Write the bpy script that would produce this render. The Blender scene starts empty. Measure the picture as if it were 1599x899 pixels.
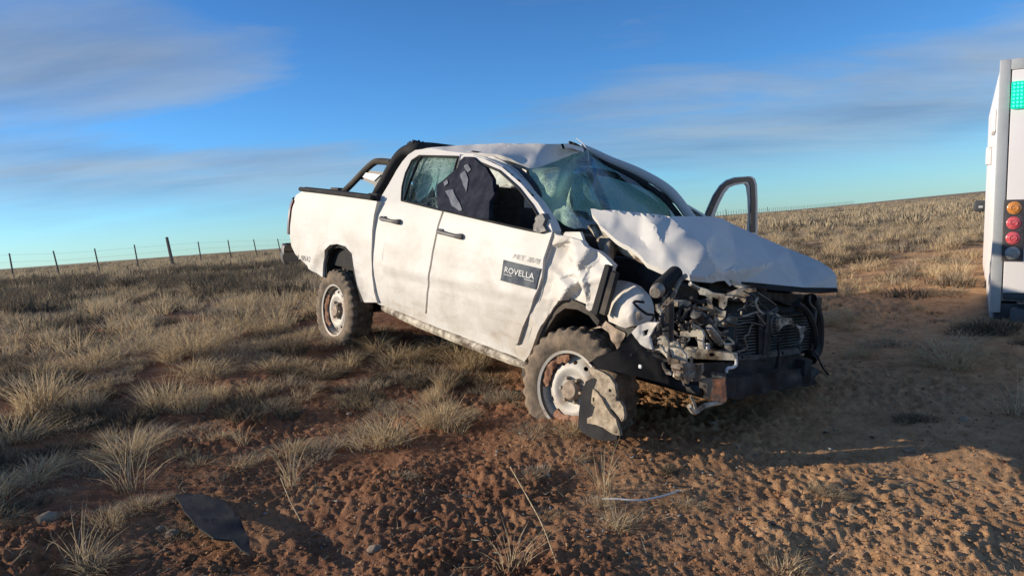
import bpy, bmesh, math, random
import numpy as np
from mathutils import Vector, Matrix, noise
from mathutils.geometry import delaunay_2d_cdt
random.seed(7); np.random.seed(7)
scene = bpy.context.scene
COL = scene.collection

# ------------------------------------------------------------------ camera
PW, PH, F = 1599.0, 899.0, 1180.0
PITCH, ROLL = 0.0751775, 0.0744385
CAM = Vector((0, 0, 1.6))
_fwd = Vector((0, math.cos(PITCH), -math.sin(PITCH)))
_r0 = Vector((1, 0, 0)); _u0 = _r0.cross(_fwd)
CR = math.cos(ROLL)*_r0 - math.sin(ROLL)*_u0
CU = math.sin(ROLL)*_r0 + math.cos(ROLL)*_u0
cd = bpy.data.cameras.new('camera'); cam = bpy.data.objects.new('camera', cd); COL.objects.link(cam)
cd.sensor_width = 36.0; cd.lens = F/PW*36.0; cd.clip_start = 0.05; cd.clip_end = 6000
m = Matrix.Identity(4)
for i in range(3):
    m[i][0], m[i][1], m[i][2], m[i][3] = CR[i], CU[i], -_fwd[i], CAM[i]
cam.matrix_world = m
scene.camera = cam

# ------------------------------------------------------------------ light, sky
SUN_EL, SUN_AZ = math.radians(15.0), math.radians(5.0)     # sun stands to the left of the view; AZ > 0 is further ahead
TO_SUN = Vector((-math.cos(SUN_EL)*math.cos(SUN_AZ), math.cos(SUN_EL)*math.sin(SUN_AZ), math.sin(SUN_EL)))
sl = bpy.data.lights.new('sun', 'SUN'); sl.energy = 5.0; sl.angle = math.radians(0.53); sl.color = (1.0, 0.86, 0.68)
so = bpy.data.objects.new('sun', sl); COL.objects.link(so)
so.rotation_euler = TO_SUN.to_track_quat('Z', 'Y').to_euler(); so.location = (-20, 0, 12)
so['label'] = 'low warm evening sun'; so['category'] = 'light'

wd = bpy.data.worlds.new('World'); scene.world = wd; wd.use_nodes = True
nt = wd.node_tree; N = nt.nodes; L = nt.links
for n in list(N): N.remove(n)
def nd(tree, typ, **kw):
    n = tree.nodes.new(typ)
    for k, v in kw.items(): setattr(n, k, v)
    return n
def mth(tree, op, a, b=None, c=None, clamp=False):
    n = nd(tree, 'ShaderNodeMath', operation=op, use_clamp=clamp)
    for i, v in enumerate((a, b, c)):
        if v is None: continue
        if isinstance(v, (int, float)): n.inputs[i].default_value = v
        else: tree.links.new(v, n.inputs[i])
    return n.outputs[0]
def mixc(tree, fac, a, b, blend='MIX'):
    n = nd(tree, 'ShaderNodeMix', data_type='RGBA', blend_type=blend)
    for s, v in ((n.inputs[0], fac), (n.inputs[6], a), (n.inputs[7], b)):
        if isinstance(v, (int, float)): s.default_value = v
        elif isinstance(v, tuple): s.default_value = v if len(v) == 4 else (*v, 1)
        else: tree.links.new(v, s)
    return n.outputs[2]
def ramp(tree, fac, stops):
    n = nd(tree, 'ShaderNodeValToRGB'); e = n.color_ramp.elements
    while len(e) < len(stops): e.new(0.5)
    for i, (p, c) in enumerate(stops):
        e[i].position = p; e[i].color = (c, c, c, 1) if isinstance(c, (int, float)) else (*c, 1)
    tree.links.new(fac, n.inputs[0]); return n.outputs[0]
sky = nd(nt, 'ShaderNodeTexSky', sky_type='NISHITA', sun_disc=False)
sky.sun_elevation = SUN_EL; sky.sun_rotation = math.radians(-90) + SUN_AZ
sky.altitude = 300; sky.air_density = 1.0; sky.dust_density = 0.15; sky.ozone_density = 3.0
tc = nd(nt, 'ShaderNodeTexCoord')
sep = nd(nt, 'ShaderNodeSeparateXYZ'); L.new(tc.outputs['Generated'], sep.inputs[0])
dx, dy, dz = sep.outputs
# thin stratus on a flat layer: direction divided by elevation gives a point on the cloud sheet
h = mth(nt, 'ADD', mth(nt, 'MAXIMUM', dz, 0.0), 0.15)
cmb = nd(nt, 'ShaderNodeCombineXYZ'); L.new(mth(nt, 'DIVIDE', dx, h), cmb.inputs[0]); L.new(mth(nt, 'DIVIDE', dy, h), cmb.inputs[1])
def cloudnoise(sx, sy, rot, scale, detail, off, dist=0.0):
    mp = nd(nt, 'ShaderNodeMapping'); mp.inputs['Scale'].default_value = (sx, sy, 1); mp.inputs['Rotation'].default_value = (0, 0, rot)
    mp.inputs['Location'].default_value = off; L.new(cmb.outputs[0], mp.inputs[0])
    t = nd(nt, 'ShaderNodeTexNoise'); t.inputs['Scale'].default_value = scale; t.inputs['Detail'].default_value = detail
    t.inputs['Roughness'].default_value = 0.6; t.inputs['Distortion'].default_value = dist
    L.new(mp.outputs[0], t.inputs['Vector']); return t.outputs[0]
c1 = cloudnoise(0.5, 1.0, 0.10, 0.95, 6, (3.1, 0.7, 0), 0.4)
c2 = cloudnoise(0.5, 1.2, -0.12, 2.6, 9, (7.3, 2.0, 0), 0.6)
cm = mth(nt, 'ADD', mth(nt, 'MULTIPLY', c1, 0.70), mth(nt, 'MULTIPLY', c2, 0.30))
az_ = mth(nt, 'ARCTAN2', dx, dy); el_ = mth(nt, 'ARCSINE', dz)
def blob(a0, e0, wa, we, k):
    a = mth(nt, 'DIVIDE', mth(nt, 'SUBTRACT', az_, math.radians(a0)), math.radians(wa)); e = mth(nt, 'DIVIDE', mth(nt, 'SUBTRACT', el_, math.radians(e0)), math.radians(we))
    q = mth(nt, 'ADD', mth(nt, 'MULTIPLY', a, a), mth(nt, 'MULTIPLY', e, e)); return mth(nt, 'MULTIPLY', mth(nt, 'POWER', 2.718, mth(nt, 'MULTIPLY', q, -1.0)), k)
for b_ in ((-29, 13, 13, 4.2, .20), (-24, 5.6, 18, 2.3, .20), (13, 8.6, 15, 1.6, .12), (24, 4.8, 15, 1.9, .19), (31, 7.8, 8, 1.5, .12), (-6, 15.5, 12, 5.5, -.15), (-20, 8.9, 16, 1.3, -.12), (22, 13.5, 16, 2.2, -.07)):
    cm = mth(nt, 'ADD', cm, blob(*b_))
mask = ramp(nt, cm, [(0.44, 0.0), (0.57, 0.46), (0.74, 0.76)])
fadeh = ramp(nt, dz, [(0.02, 0.0), (0.11, 1.0)])
mask = mth(nt, 'MULTIPLY', mask, fadeh)
shade = ramp(nt, cloudnoise(0.35, 1.0, 0.05, 1.5, 5, (1.0, 5.0, 0), 0.2), [(0.38, (3.0, 4.1, 5.9)), (0.60, (5.6, 6.4, 7.1))])
skyc = mixc(nt, 1.0, sky.outputs[0], (0.68, 1.30, 2.0), 'MULTIPLY')
hazef = ramp(nt, dz, [(0.0, (1.72, 1.52, 1.44)), (0.14, (1.36, 1.34, 1.32)), (0.36, (1.04, 1.04, 1.04))])     # pale air towards the horizon, all the way round
skyc = mixc(nt, 1.0, skyc, hazef, 'MULTIPLY')
allc = mixc(nt, mask, skyc, shade)
bg = nd(nt, 'ShaderNodeBackground'); bg.inputs[1].default_value = 0.062
L.new(allc, bg.inputs[0]); out = nd(nt, 'ShaderNodeOutputWorld'); L.new(bg.outputs[0], out.inputs[0])
scene.view_settings.view_transform = 'Standard'; scene.view_settings.look = 'None'
scene.view_settings.gamma = 1.0; scene.view_settings.exposure = 0.2
scene.view_settings.use_curve_mapping = False
scene.render.engine = 'CYCLES'

# ------------------------------------------------------------------ materials
def mat(name, c1, c2=None, rough=0.6, metal=0.0, scale=8.0, lo=0.4, hi=0.6, bump=0.0, bscale=40.0, spec=0.5, detail=6, rand=0.0, coat=0.0):
    mt = bpy.data.materials.new(name); mt.use_nodes = True; t = mt.node_tree
    b = t.nodes['Principled BSDF']; b.inputs['Roughness'].default_value = rough; b.inputs['Metallic'].default_value = metal
    b.inputs['Specular IOR Level'].default_value = spec; b.inputs['Coat Weight'].default_value = coat
    co = nd(t, 'ShaderNodeTexCoord')
    col = None
    if c2 is not None:
        n = nd(t, 'ShaderNodeTexNoise'); n.inputs['Scale'].default_value = scale; n.inputs['Detail'].default_value = detail
        n.inputs['Roughness'].default_value = 0.62; t.links.new(co.outputs['Object'], n.inputs['Vector'])
        col = mixc(t, ramp(t, n.outputs[0], [(lo, 0.0), (hi, 1.0)]), c1, c2)
    else:
        b.inputs['Base Color'].default_value = (*c1, 1)
    if rand > 0:
        oi = nd(t, 'ShaderNodeObjectInfo'); hs = nd(t, 'ShaderNodeHueSaturation')
        t.links.new(mth(t, 'ADD', mth(t, 'MULTIPLY', oi.outputs['Random'], rand), 1-rand*0.5), hs.inputs['Value'])
        if col is None: hs.inputs['Color'].default_value = (*c1, 1)
        else: t.links.new(col, hs.inputs['Color'])
        col = hs.outputs[0]
    if col is not None: t.links.new(col, b.inputs['Base Color'])
    if bump > 0:
        n = nd(t, 'ShaderNodeTexNoise'); n.inputs['Scale'].default_value = bscale; n.inputs['Detail'].default_value = 8
        t.links.new(co.outputs['Object'], n.inputs['Vector'])
        bp = nd(t, 'ShaderNodeBump'); bp.inputs['Strength'].default_value = bump; bp.inputs['Distance'].default_value = 0.01
        t.links.new(n.outputs[0], bp.inputs['Height']); t.links.new(bp.outputs[0], b.inputs['Normal'])
    return mt
def paint_mat(name, base, dirt, zlo, zhi, amount):
    mt = bpy.data.materials.new(name); mt.use_nodes = True; t = mt.node_tree
    b = t.nodes['Principled BSDF']; b.inputs['Specular IOR Level'].default_value = 0.3
    co = nd(t, 'ShaderNodeTexCoord'); sp = nd(t, 'ShaderNodeSeparateXYZ'); t.links.new(co.outputs['Object'], sp.inputs[0])
    def nz(scale, detail, rough=0.6, stretch=None):
        n = nd(t, 'ShaderNodeTexNoise'); n.inputs['Scale'].default_value = scale; n.inputs['Detail'].default_value = detail; n.inputs['Roughness'].default_value = rough
        if stretch:
            mp = nd(t, 'ShaderNodeMapping'); mp.inputs['Scale'].default_value = stretch
            t.links.new(co.outputs['Object'], mp.inputs[0]); t.links.new(mp.outputs[0], n.inputs['Vector'])
        else: t.links.new(co.outputs['Object'], n.inputs['Vector'])
        return n.outputs[0]
    hgt = nd(t, 'ShaderNodeMapRange'); hgt.inputs['From Min'].default_value = zhi; hgt.inputs['From Max'].default_value = zlo
    t.links.new(sp.outputs[2], hgt.inputs[0])
    big = ramp(t, nz(2.2, 8, 0.7), [(0.38, 0.0), (0.72, 1.0)])
    fine = ramp(t, nz(38, 6, 0.7), [(0.55, 0.0), (0.75, 1.0)])
    smear = ramp(t, nz(5, 6, 0.6, (1.0, 1.0, 3.5)), [(0.5, 0.0), (0.75, 1.0)])
    f = mth(t, 'MULTIPLY', mth(t, 'ADD', mth(t, 'MULTIPLY', hgt.outputs[0], 0.75), 0.18), mth(t, 'ADD', big, mth(t, 'MULTIPLY', smear, 0.5)))
    f = mth(t, 'MULTIPLY', mth(t, 'ADD', f, mth(t, 'MULTIPLY', fine, 0.14)), amount, clamp=True)
    c = mixc(t, f, base, dirt)
    spk = ramp(t, nz(90, 2, 0.5), [(0.70, 0.0), (0.74, 0.7)])
    c = mixc(t, mth(t, 'MULTIPLY', spk, 0.5), c, (0.16, 0.13, 0.10))
    t.links.new(c, b.inputs['Base Color'])
    t.links.new(mth(t, 'ADD', mth(t, 'MULTIPLY', f, 0.3), 0.52), b.inputs['Roughness'])
    n2 = nz(7, 5, 0.5)
    bp = nd(t, 'ShaderNodeBump'); bp.inputs['Strength'].default_value = 0.12; bp.inputs['Distance'].default_value = 0.02
    t.links.new(n2, bp.inputs['Height']); t.links.new(bp.outputs[0], b.inputs['Normal'])
    return mt
def glass_mat(name, tint, crackcol, scale, body, crack_lo, crack_hi, zone=None):
    """crazed safety glass: clear tinted pane, pale diffuse crack lines"""
    mt = bpy.data.materials.new(name); mt.use_nodes = True; t = mt.node_tree
    for n in list(t.nodes): t.nodes.remove(n)
    co = nd(t, 'ShaderNodeTexCoord')
    wn = nd(t, 'ShaderNodeTexNoise'); wn.inputs['Scale'].default_value = 3; t.links.new(co.outputs['Object'], wn.inputs['Vector'])
    vm = nd(t, 'ShaderNodeVectorMath', operation='ADD'); t.links.new(co.outputs['Object'], vm.inputs[0])
    sc = nd(t, 'ShaderNodeVectorMath', operation='SCALE'); sc.inputs['Scale'].default_value = 0.15; t.links.new(wn.outputs['Color'], sc.inputs[0]); t.links.new(sc.outputs[0], vm.inputs[1])
    v = nd(t, 'ShaderNodeTexVoronoi', feature='DISTANCE_TO_EDGE'); v.inputs['Scale'].default_value = scale; t.links.new(vm.outputs[0], v.inputs['Vector'])
    v2 = nd(t, 'ShaderNodeTexVoronoi', feature='DISTANCE_TO_EDGE'); v2.inputs['Scale'].default_value = scale*4.3; t.links.new(vm.outputs[0], v2.inputs['Vector'])
    ln = mth(t, 'MAXIMUM', ramp(t, v.outputs['Distance'], [(0.0, 1.0), (0.05, 0.0)]), mth(t, 'MULTIPLY', ramp(t, v2.outputs['Distance'], [(0.0, 1.0), (0.12, 0.0)]), 0.75))
    big = nd(t, 'ShaderNodeTexNoise'); big.inputs['Scale'].default_value = 2.6; big.inputs['Detail'].default_value = 5; t.links.new(co.outputs['Object'], big.inputs['Vector'])
    zn = ramp(t, big.outputs[0], [(crack_lo, 0.0), (crack_hi, 1.0)])
    if zone is not None:
        at = nd(t, 'ShaderNodeAttribute', attribute_name='craze'); zn = mth(t, 'MULTIPLY', mth(t, 'ADD', mth(t, 'MULTIPLY', zn, 0.5), 0.6), at.outputs['Fac'], clamp=True)
    fac = mth(t, 'ADD', mth(t, 'MULTIPLY', ln, mth(t, 'ADD', mth(t, 'MULTIPLY', zn, 0.9), 0.20)), mth(t, 'MULTIPLY', zn, body), clamp=True)
    tr = nd(t, 'ShaderNodeBsdfTransparent'); tr.inputs[0].default_value = (*tint, 1)
    gl = nd(t, 'ShaderNodeBsdfGlossy'); gl.inputs['Roughness'].default_value = 0.06; gl.inputs[0].default_value = (0.9, 0.95, 1, 1)
    lw = nd(t, 'ShaderNodeLayerWeight'); lw.inputs['Blend'].default_value = 0.35
    m1 = nd(t, 'ShaderNodeMixShader'); t.links.new(mth(t, 'ADD', mth(t, 'MULTIPLY', lw.outputs['Fresnel'], 0.22), 0.02, clamp=True), m1.inputs[0]); t.links.new(tr.outputs[0], m1.inputs[1]); t.links.new(gl.outputs[0], m1.inputs[2])
    df = nd(t, 'ShaderNodeBsdfDiffuse'); df.inputs[0].default_value = (*crackcol, 1)
    tl = nd(t, 'ShaderNodeBsdfTranslucent'); tl.inputs[0].default_value = (*crackcol, 1)
    m0 = nd(t, 'ShaderNodeMixShader'); m0.inputs[0].default_value = 0.55; t.links.new(df.outputs[0], m0.inputs[1]); t.links.new(tl.outputs[0], m0.inputs[2])
    m2 = nd(t, 'ShaderNodeMixShader'); t.links.new(fac, m2.inputs[0]); t.links.new(m1.outputs[0], m2.inputs[1]); t.links.new(m0.outputs[0], m2.inputs[2])
    o = nd(t, 'ShaderNodeOutputMaterial'); t.links.new(m2.outputs[0], o.inputs[0])
    return mt
M = {}
M['paint'] = paint_mat('white_paint', (0.64, 0.62, 0.58), (0.36, 0.295, 0.22), 0.45, 1.20, 0.85)
M['paint_torn'] = paint_mat('scraped_white_paint', (0.64, 0.61, 0.56), (0.40, 0.33, 0.25), 0.3, 1.6, 0.8)
M['bare'] = mat('bare_primed_metal', (0.60, 0.54, 0.43), (0.11, 0.08, 0.055), 0.7, 0.05, 11, 0.40, 0.60, 0.35, 30, spec=.3, detail=10)
M['bracket'] = mat('mud_stained_bracket', (0.44, 0.365, 0.265), (0.12, 0.085, 0.058), 0.8, 0, 26, 0.36, 0.74, 0.35, 40, spec=.2, detail=12)
M['door_frame'] = mat('shaded_door_trim', (0.035, 0.038, 0.042), None, 0.6)  # black window trim colour that also holds the shade on the door frame
M['dirty_steel'] = mat('dirty_steel', (0.30, 0.26, 0.21), (0.12, 0.09, 0.07), 0.6, 0.35, 12, 0.4, 0.65, 0.3, 40)
M['dark_steel'] = mat('dark_steel', (0.060, 0.062, 0.066), (0.025, 0.024, 0.023), 0.5, 0.4, 14, 0.4, 0.65, 0.25, 40)
M['engine'] = mat('oily_castings', (0.030, 0.030, 0.031), (0.012, 0.011, 0.011), 0.55, 0.2, 10, 0.4, 0.6, 0.3, 30)
M['rust'] = mat('rusty_iron', (0.22, 0.09, 0.05), (0.09, 0.06, 0.05), 0.8, 0.1, 16, 0.4, 0.6, 0.4, 50)
M['plastic'] = mat('black_plastic', (0.022, 0.022, 0.024), (0.055, 0.050, 0.044), 0.8, 0, 5, 0.5, 0.8, 0.1, 60, spec=.22)
M['dusty_plastic'] = mat('dusty_black_plastic', (0.035, 0.034, 0.034), (0.16, 0.13, 0.10), 0.85, 0, 4, 0.42, 0.75, 0.15, 60, spec=.2)
M['grey_plastic'] = mat('grey_plastic', (0.115, 0.110, 0.105), (0.18, 0.16, 0.14), 0.55, 0, 9, 0.45, 0.7, 0.1, 60)
M['tyre'] = mat('dusty_tyre', (0.050, 0.044, 0.038), (0.29, 0.215, 0.145), 0.95, 0, 7, 0.34, 0.66, 0.3, 70)
M['rim'] = mat('dirty_steel_wheel', (0.54, 0.51, 0.45), (0.30, 0.20, 0.125), 0.65, 0.1, 7, 0.44, 0.66, 0.1, 60)
M['hub'] = mat('brown_hub', (0.20, 0.15, 0.11), (0.34, 0.26, 0.19), 0.7, 0.2, 30, 0.4, 0.6, 0.2, 60)
M['mud'] = mat('caked_red_mud', (0.26, 0.125, 0.07), (0.34, 0.19, 0.12), 0.95, 0, 20, 0.4, 0.6, 0.8, 45)
M['fin'] = mat('radiator_fin', (0.145, 0.145, 0.14), (0.08, 0.078, 0.074), 0.5, 0.5, 14, 0.4, 0.6)
M['alu'] = mat('cast_aluminium', (0.40, 0.39, 0.37), (0.20, 0.18, 0.16), 0.45, 0.6, 20, 0.4, 0.65, 0.3, 60)
M['sticker'] = mat('slate_decal', (0.048, 0.060, 0.085), (0.15, 0.165, 0.175), 0.85, 0, 9, 0.38, 0.62, spec=.15)
M['white_print'] = mat('white_print', (0.62, 0.63, 0.63), None, 0.5)
M['grey_print'] = mat('worn_grey_print', (0.20, 0.19, 0.18), (0.55, 0.52, 0.47), 0.6, 0, 60, 0.42, 0.60)
M['black_print'] = mat('black_print', (0.05, 0.048, 0.045), (0.2, 0.18, 0.16), 0.6, 0, 60, 0.5, 0.7)
M['airbag'] = mat('airbag_cloth', (0.66, 0.72, 0.71), (0.52, 0.60, 0.60), 0.85, 0, 9, 0.4, 0.6, 0.5, 14)
M['navy'] = mat('navy_cloth', (0.013, 0.016, 0.028), (0.030, 0.034, 0.050), 0.95, 0, 14, 0.4, 0.65, 0.6, 18, spec=0.2)
M['reflective'] = mat('grey_patch_cloth', (0.115, 0.125, 0.15), (0.16, 0.17, 0.20), 0.8, 0, 30, 0.4, 0.6, 0.3, 40)
M['seat'] = mat('seat_cloth', (0.030, 0.031, 0.034), (0.050, 0.050, 0.052), 0.95, 0, 20, 0.4, 0.6, 0.3, 60, spec=0.2)
M['lens_red'] = mat('red_lens', (0.55, 0.02, 0.03), None, 0.15, coat=0.6)
M['tail_red'] = mat('dark_tail_lens', (0.08, 0.012, 0.012), None, 0.25)
M['glass'] = glass_mat('side_window_glass', (0.50, 0.68, 0.66), (0.46, 0.60, 0.57), 9, 0.40, 0.44, 0.62)
M['windscreen'] = glass_mat('cracked_windscreen', (0.07, 0.12, 0.145), (0.55, 0.80, 0.66), 11, 0.9, 0.35, 0.7, zone=True)

# ------------------------------------------------------------------ object helpers
def obj(name, me, material, parent=None, smooth=35, label=None):
    if isinstance(me, bmesh.types.BMesh):
        bm = me; me = bpy.data.meshes.new(name); bm.normal_update(); bm.to_mesh(me); bm.free()
    if material is not None and not me.materials: me.materials.append(material)
    if smooth is not None and len(me.polygons):
        me.polygons.foreach_set('use_smooth', [True]*len(me.polygons))
        me.set_sharp_from_angle(angle=math.radians(smooth))
    o = bpy.data.objects.new(name, me); COL.objects.link(o)
    if parent is not None: o.parent = parent
    if label: o['label'] = label
    return o
def thing(name, label, cat, loc=(0, 0, 0), group=None, matrix=None):
    o = bpy.data.objects.new(name, None); COL.objects.link(o); o.empty_display_size = 0.2
    if matrix is not None: o.matrix_world = matrix
    else: o.location = loc
    return tag(o, label, cat, group)
def tag(o, label, cat, group=None):
    o['label'] = label; o['category'] = cat
    if group: o['group'] = group
    return o
def np_mesh(name, V, T):
    V = np.asarray(V, np.float32); T = np.asarray(T, np.int32)
    me = bpy.data.meshes.new(name); k = T.shape[1]
    me.vertices.add(len(V)); me.vertices.foreach_set('co', V.ravel())
    me.loops.add(T.size); me.loops.foreach_set('vertex_index', T.ravel())
    me.polygons.add(len(T)); me.polygons.foreach_set('loop_start', np.arange(0, T.size, k, dtype=np.int32))
    me.update(calc_edges=True); return me
def add_box(bm, c, s, rot=None, bev=0.0):
    r = bmesh.ops.create_cube(bm, size=1.0); vs = r['verts']
    bmesh.ops.scale(bm, vec=s, verts=vs)
    if bev > 0:
        es = list({e for v in vs for e in v.link_edges})
        rb = bmesh.ops.bevel(bm, geom=es, offset=bev, segments=2, affect='EDGES', profile=0.6)
        vs = list({v for f in rb['faces'] for v in f.verts} | {v for v in vs if v.is_valid})
    if rot is not None: bmesh.ops.rotate(bm, cent=(0, 0, 0), matrix=rot, verts=vs)
    bmesh.ops.translate(bm, vec=c, verts=vs); return vs
def tube_bm(path, rad, seg=10, bm=None, caps=True):
    bm = bm or bmesh.new(); P = [Vector(p) for p in path]; n = len(P)
    R = rad if isinstance(rad, (list, tuple)) else [rad]*n
    prev = None; rings = []
    for i in range(n):
        d = (P[min(i+1, n-1)]-P[max(i-1, 0)]).normalized()
        a = d.orthogonal().normalized() if prev is None else (prev - d*prev.dot(d)).normalized()
        prev = a; b = d.cross(a)
        rings.append([bm.verts.new(P[i]+(a*math.cos(2*math.pi*k/seg)+b*math.sin(2*math.pi*k/seg))*R[i]) for k in range(seg)])
    for i in range(n-1):
        for k in range(seg): bm.faces.new((rings[i][k], rings[i][(k+1) % seg], rings[i+1][(k+1) % seg], rings[i+1][k]))
    if caps: bm.faces.new(rings[0][::-1]); bm.faces.new(rings[-1])
    return bm
def smooth_path(pts, n=6):
    P = [Vector(p) for p in pts]; out = []
    for i in range(len(P)-1):
        p0, p1, p2, p3 = P[max(i-1, 0)], P[i], P[i+1], P[min(i+2, len(P)-1)]
        for k in range(n):
            t = k/n; out.append(0.5*((2*p1)+(p2-p0)*t+(2*p0-5*p1+4*p2-p3)*t*t+(3*p1-p0-3*p2+p3)*t**3))
    out.append(P[-1]); return out
def lathe_bm(prof, seg=48, bm=None, axis='Y', fn=None):
    """prof: list of (offset along axis, radius)"""
    bm = bm or bmesh.new(); rings = []
    for j, (a, r) in enumerate(prof):
        ring = []
        for k in range(seg):
            th = 2*math.pi*k/seg; rr = r + (fn(j, k) if fn else 0)
            ring.append(bm.verts.new((rr*math.cos(th), a, rr*math.sin(th))))
        rings.append(ring)
    for j in range(len(prof)-1):
        for k in range(seg): bm.faces.new((rings[j][k], rings[j+1][k], rings[j+1][(k+1) % seg], rings[j][(k+1) % seg]))
    return bm
def pip(poly, x, y):
    c = False; n = len(poly); j = n-1
    for i in range(n):
        xi, yi = poly[i]; xj, yj = poly[j]
        if (yi > y) != (yj > y) and x < (xj-xi)*(y-yi)/(yj-yi)+xi: c = not c
        j = i
    return c
def resample(poly, step):
    out = []; n = len(poly)
    for i in range(n):
        a, b = Vector(poly[i]), Vector(poly[(i+1) % n]); k = max(1, int(round((b-a).length/step)))
        for t in range(k): out.append(a.lerp(b, t/k))
    return out
def roundpoly(poly, n=3):
    """soften the corners of a polygon by corner cutting"""
    P = [Vector(p) for p in poly]
    for _ in range(n):
        Q = []
        for i in range(len(P)):
            a, b = P[i], P[(i+1) % len(P)]; Q += [a.lerp(b, .2), a.lerp(b, .8)]
        P = Q
    return [tuple(p) for p in P]
def sheet(name, outline, mapf, holes=(), step=8.0, disp=None, lip=(0, 0.03, 0), back=False, material=None, parent=None, mirror=False, smooth=40, attr=None, label=None, jit=0.25):
    """panel: outline (2D) filled with a fine net, mapped to 3D by mapf, dented by disp, edges turned in by lip"""
    loops = [resample(outline, step)] + [resample(h, step) for h in holes]
    pts = []; edges = []
    for lp in loops:
        s = len(pts); pts += lp; edges += [(s+i, s+(i+1) % len(lp)) for i in range(len(lp))]
    nb = len(pts); B = np.array([tuple(p) for p in pts])
    xs, ys = B[:, 0], B[:, 1]; rr = random.Random(3)
    x = xs.min()+step*0.5; row = 0
    while x < xs.max():
        y = ys.min()+step*(0.5 if row % 2 else 0.0)
        while y < ys.max():
            qx, qy = x+rr.uniform(-jit, jit)*step, y+rr.uniform(-jit, jit)*step
            if pip(outline, qx, qy) and not any(pip(h, qx, qy) for h in holes):
                if np.min((xs-qx)**2+(ys-qy)**2) > (0.45*step)**2: pts.append(Vector((qx, qy)))
            y += step
        x += step*0.87; row += 1
    V, E_, Fc, ov, oe, of = delaunay_2d_cdt([Vector(p[:2]) for p in pts], edges, [], 0, 1e-5)
    tris = []
    for f in Fc:
        c = sum((V[i] for i in f), Vector((0, 0)))/len(f)
        if pip(outline, c.x, c.y) and not any(pip(h, c.x, c.y) for h in holes): tris.append(list(f))
    P3 = []
    for v in V:
        p = mapf(v.x, v.y)
        if disp: p = p + disp(p)
        if mirror: p = Vector((p.x, -p.y, p.z))
        P3.append(p)
    # orient so that faces look away from the lip
    lipv = Vector(lip)
    if mirror: lipv.y = -lipv.y
    nsum = Vector((0, 0, 0))
    for f in tris: nsum += (P3[f[1]]-P3[f[0]]).cross(P3[f[2]]-P3[f[0]])
    if nsum.dot(lipv) > 0: tris = [f[::-1] for f in tris]
    cnt = {}
    for f in tris:
        for i in range(3):
            a, b = f[i], f[(i+1) % 3]; cnt[(a, b)] = 1
    bed = [(a, b) for (a, b) in cnt if (b, a) not in cnt]
    faces = list(tris); nv = len(P3); idx = {}
    if lipv.length > 0:
        bl = list(range(nv)) if back else sorted({a for e in bed for a in e})
        for a in bl: idx[a] = len(P3); P3.append(P3[a]+lipv)
        for a, b in bed: faces.append([b, a, idx[a], idx[b]])
        if back: faces += [[idx[i] for i in f[::-1]] for f in tris]
    me = bpy.data.meshes.new(name); me.from_pydata([tuple(p) for p in P3], [], faces); me.update()
    if attr:
        at = me.attributes.new('craze', 'FLOAT', 'POINT'); vals = [attr(v.x, v.y) for v in V]
        vals += [0.5]*(len(P3)-len(vals)); at.data.foreach_set('value', vals)
    return obj(name, me, material, parent, smooth, label)
def tps(points):
    """thin-plate spline through (x, y, value) points"""
    A = np.array(points, float); X = A[:, :2]; n = len(A)
    d = np.linalg.norm(X[:, None]-X[None], axis=2); K = np.where(d > 0, d*d*np.log(d+1e-9), 0)+np.eye(n)*1.0
    Pm = np.c_[np.ones(n), X]; Mx = np.zeros((n+3, n+3)); Mx[:n, :n] = K; Mx[:n, n:] = Pm; Mx[n:, :n] = Pm.T
    w = np.linalg.solve(Mx, np.r_[A[:, 2], 0, 0, 0])
    def f(x, y):
        r = np.hypot(X[:, 0]-x, X[:, 1]-y); u = np.where(r > 0, r*r*np.log(r+1e-9), 0)
        return float(u@w[:n]+w[n]+w[n+1]*x+w[n+2]*y)
    return f
def creased(points, mixk=.75):
    """mostly flat plates between the given (x, y, value) points, a little softened"""
    P = [Vector(p[:2]) for p in points]; vals = [p[2] for p in points]; sm = tps(points)
    V, E_, Fc, ov, oe, of = delaunay_2d_cdt(P, [], [], 0, 1e-6); val = [vals[o[0]] for o in ov]
    tr = [(V[f[0]], V[f[1]], V[f[2]], val[f[0]], val[f[1]], val[f[2]]) for f in Fc]
    def g(x, y):
        for a, b, c, va, vb, vc in tr:
            d = (b.y-c.y)*(a.x-c.x)+(c.x-b.x)*(a.y-c.y)
            if abs(d) < 1e-9: continue
            l1 = ((b.y-c.y)*(x-c.x)+(c.x-b.x)*(y-c.y))/d; l2 = ((c.y-a.y)*(x-c.x)+(a.x-c.x)*(y-c.y))/d
            if l1 >= -1e-4 and l2 >= -1e-4 and l1+l2 <= 1.0001: return mixk*(l1*va+l2*vb+(1-l1-l2)*vc)+(1-mixk)*sm(x, y)
        return sm(x, y)
    return g
def ridged(v, s, seed=0.0):
    return 1-2*abs(noise.noise(Vector((v.x*s+seed, v.y*s-seed, v.z*s+2*seed))))
def facet(v, s, seed=0.0, k=9.0):
    """flat plates meeting in creases, as in crumpled sheet metal"""
    q = Vector((v.x*s+seed, v.y*s-seed*.6, v.z*s+seed*1.7)); ds_, ps = noise.voronoi(q); w = t = 0.0
    for d_, p_ in zip(ds_, ps):
        g = noise.noise_vector(p_*7.31+Vector((seed, 3.3, 1.1))); e = math.exp(-k*(d_-ds_[0])); w += e; t += e*((q-p_).dot(g)+.6*noise.noise(p_*5.7))
    return t/w
def ns(v, s, seed=0.0):
    return noise.noise(Vector((v.x*s+seed, v.y*s+seed*0.7, v.z*s-seed)))

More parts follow.
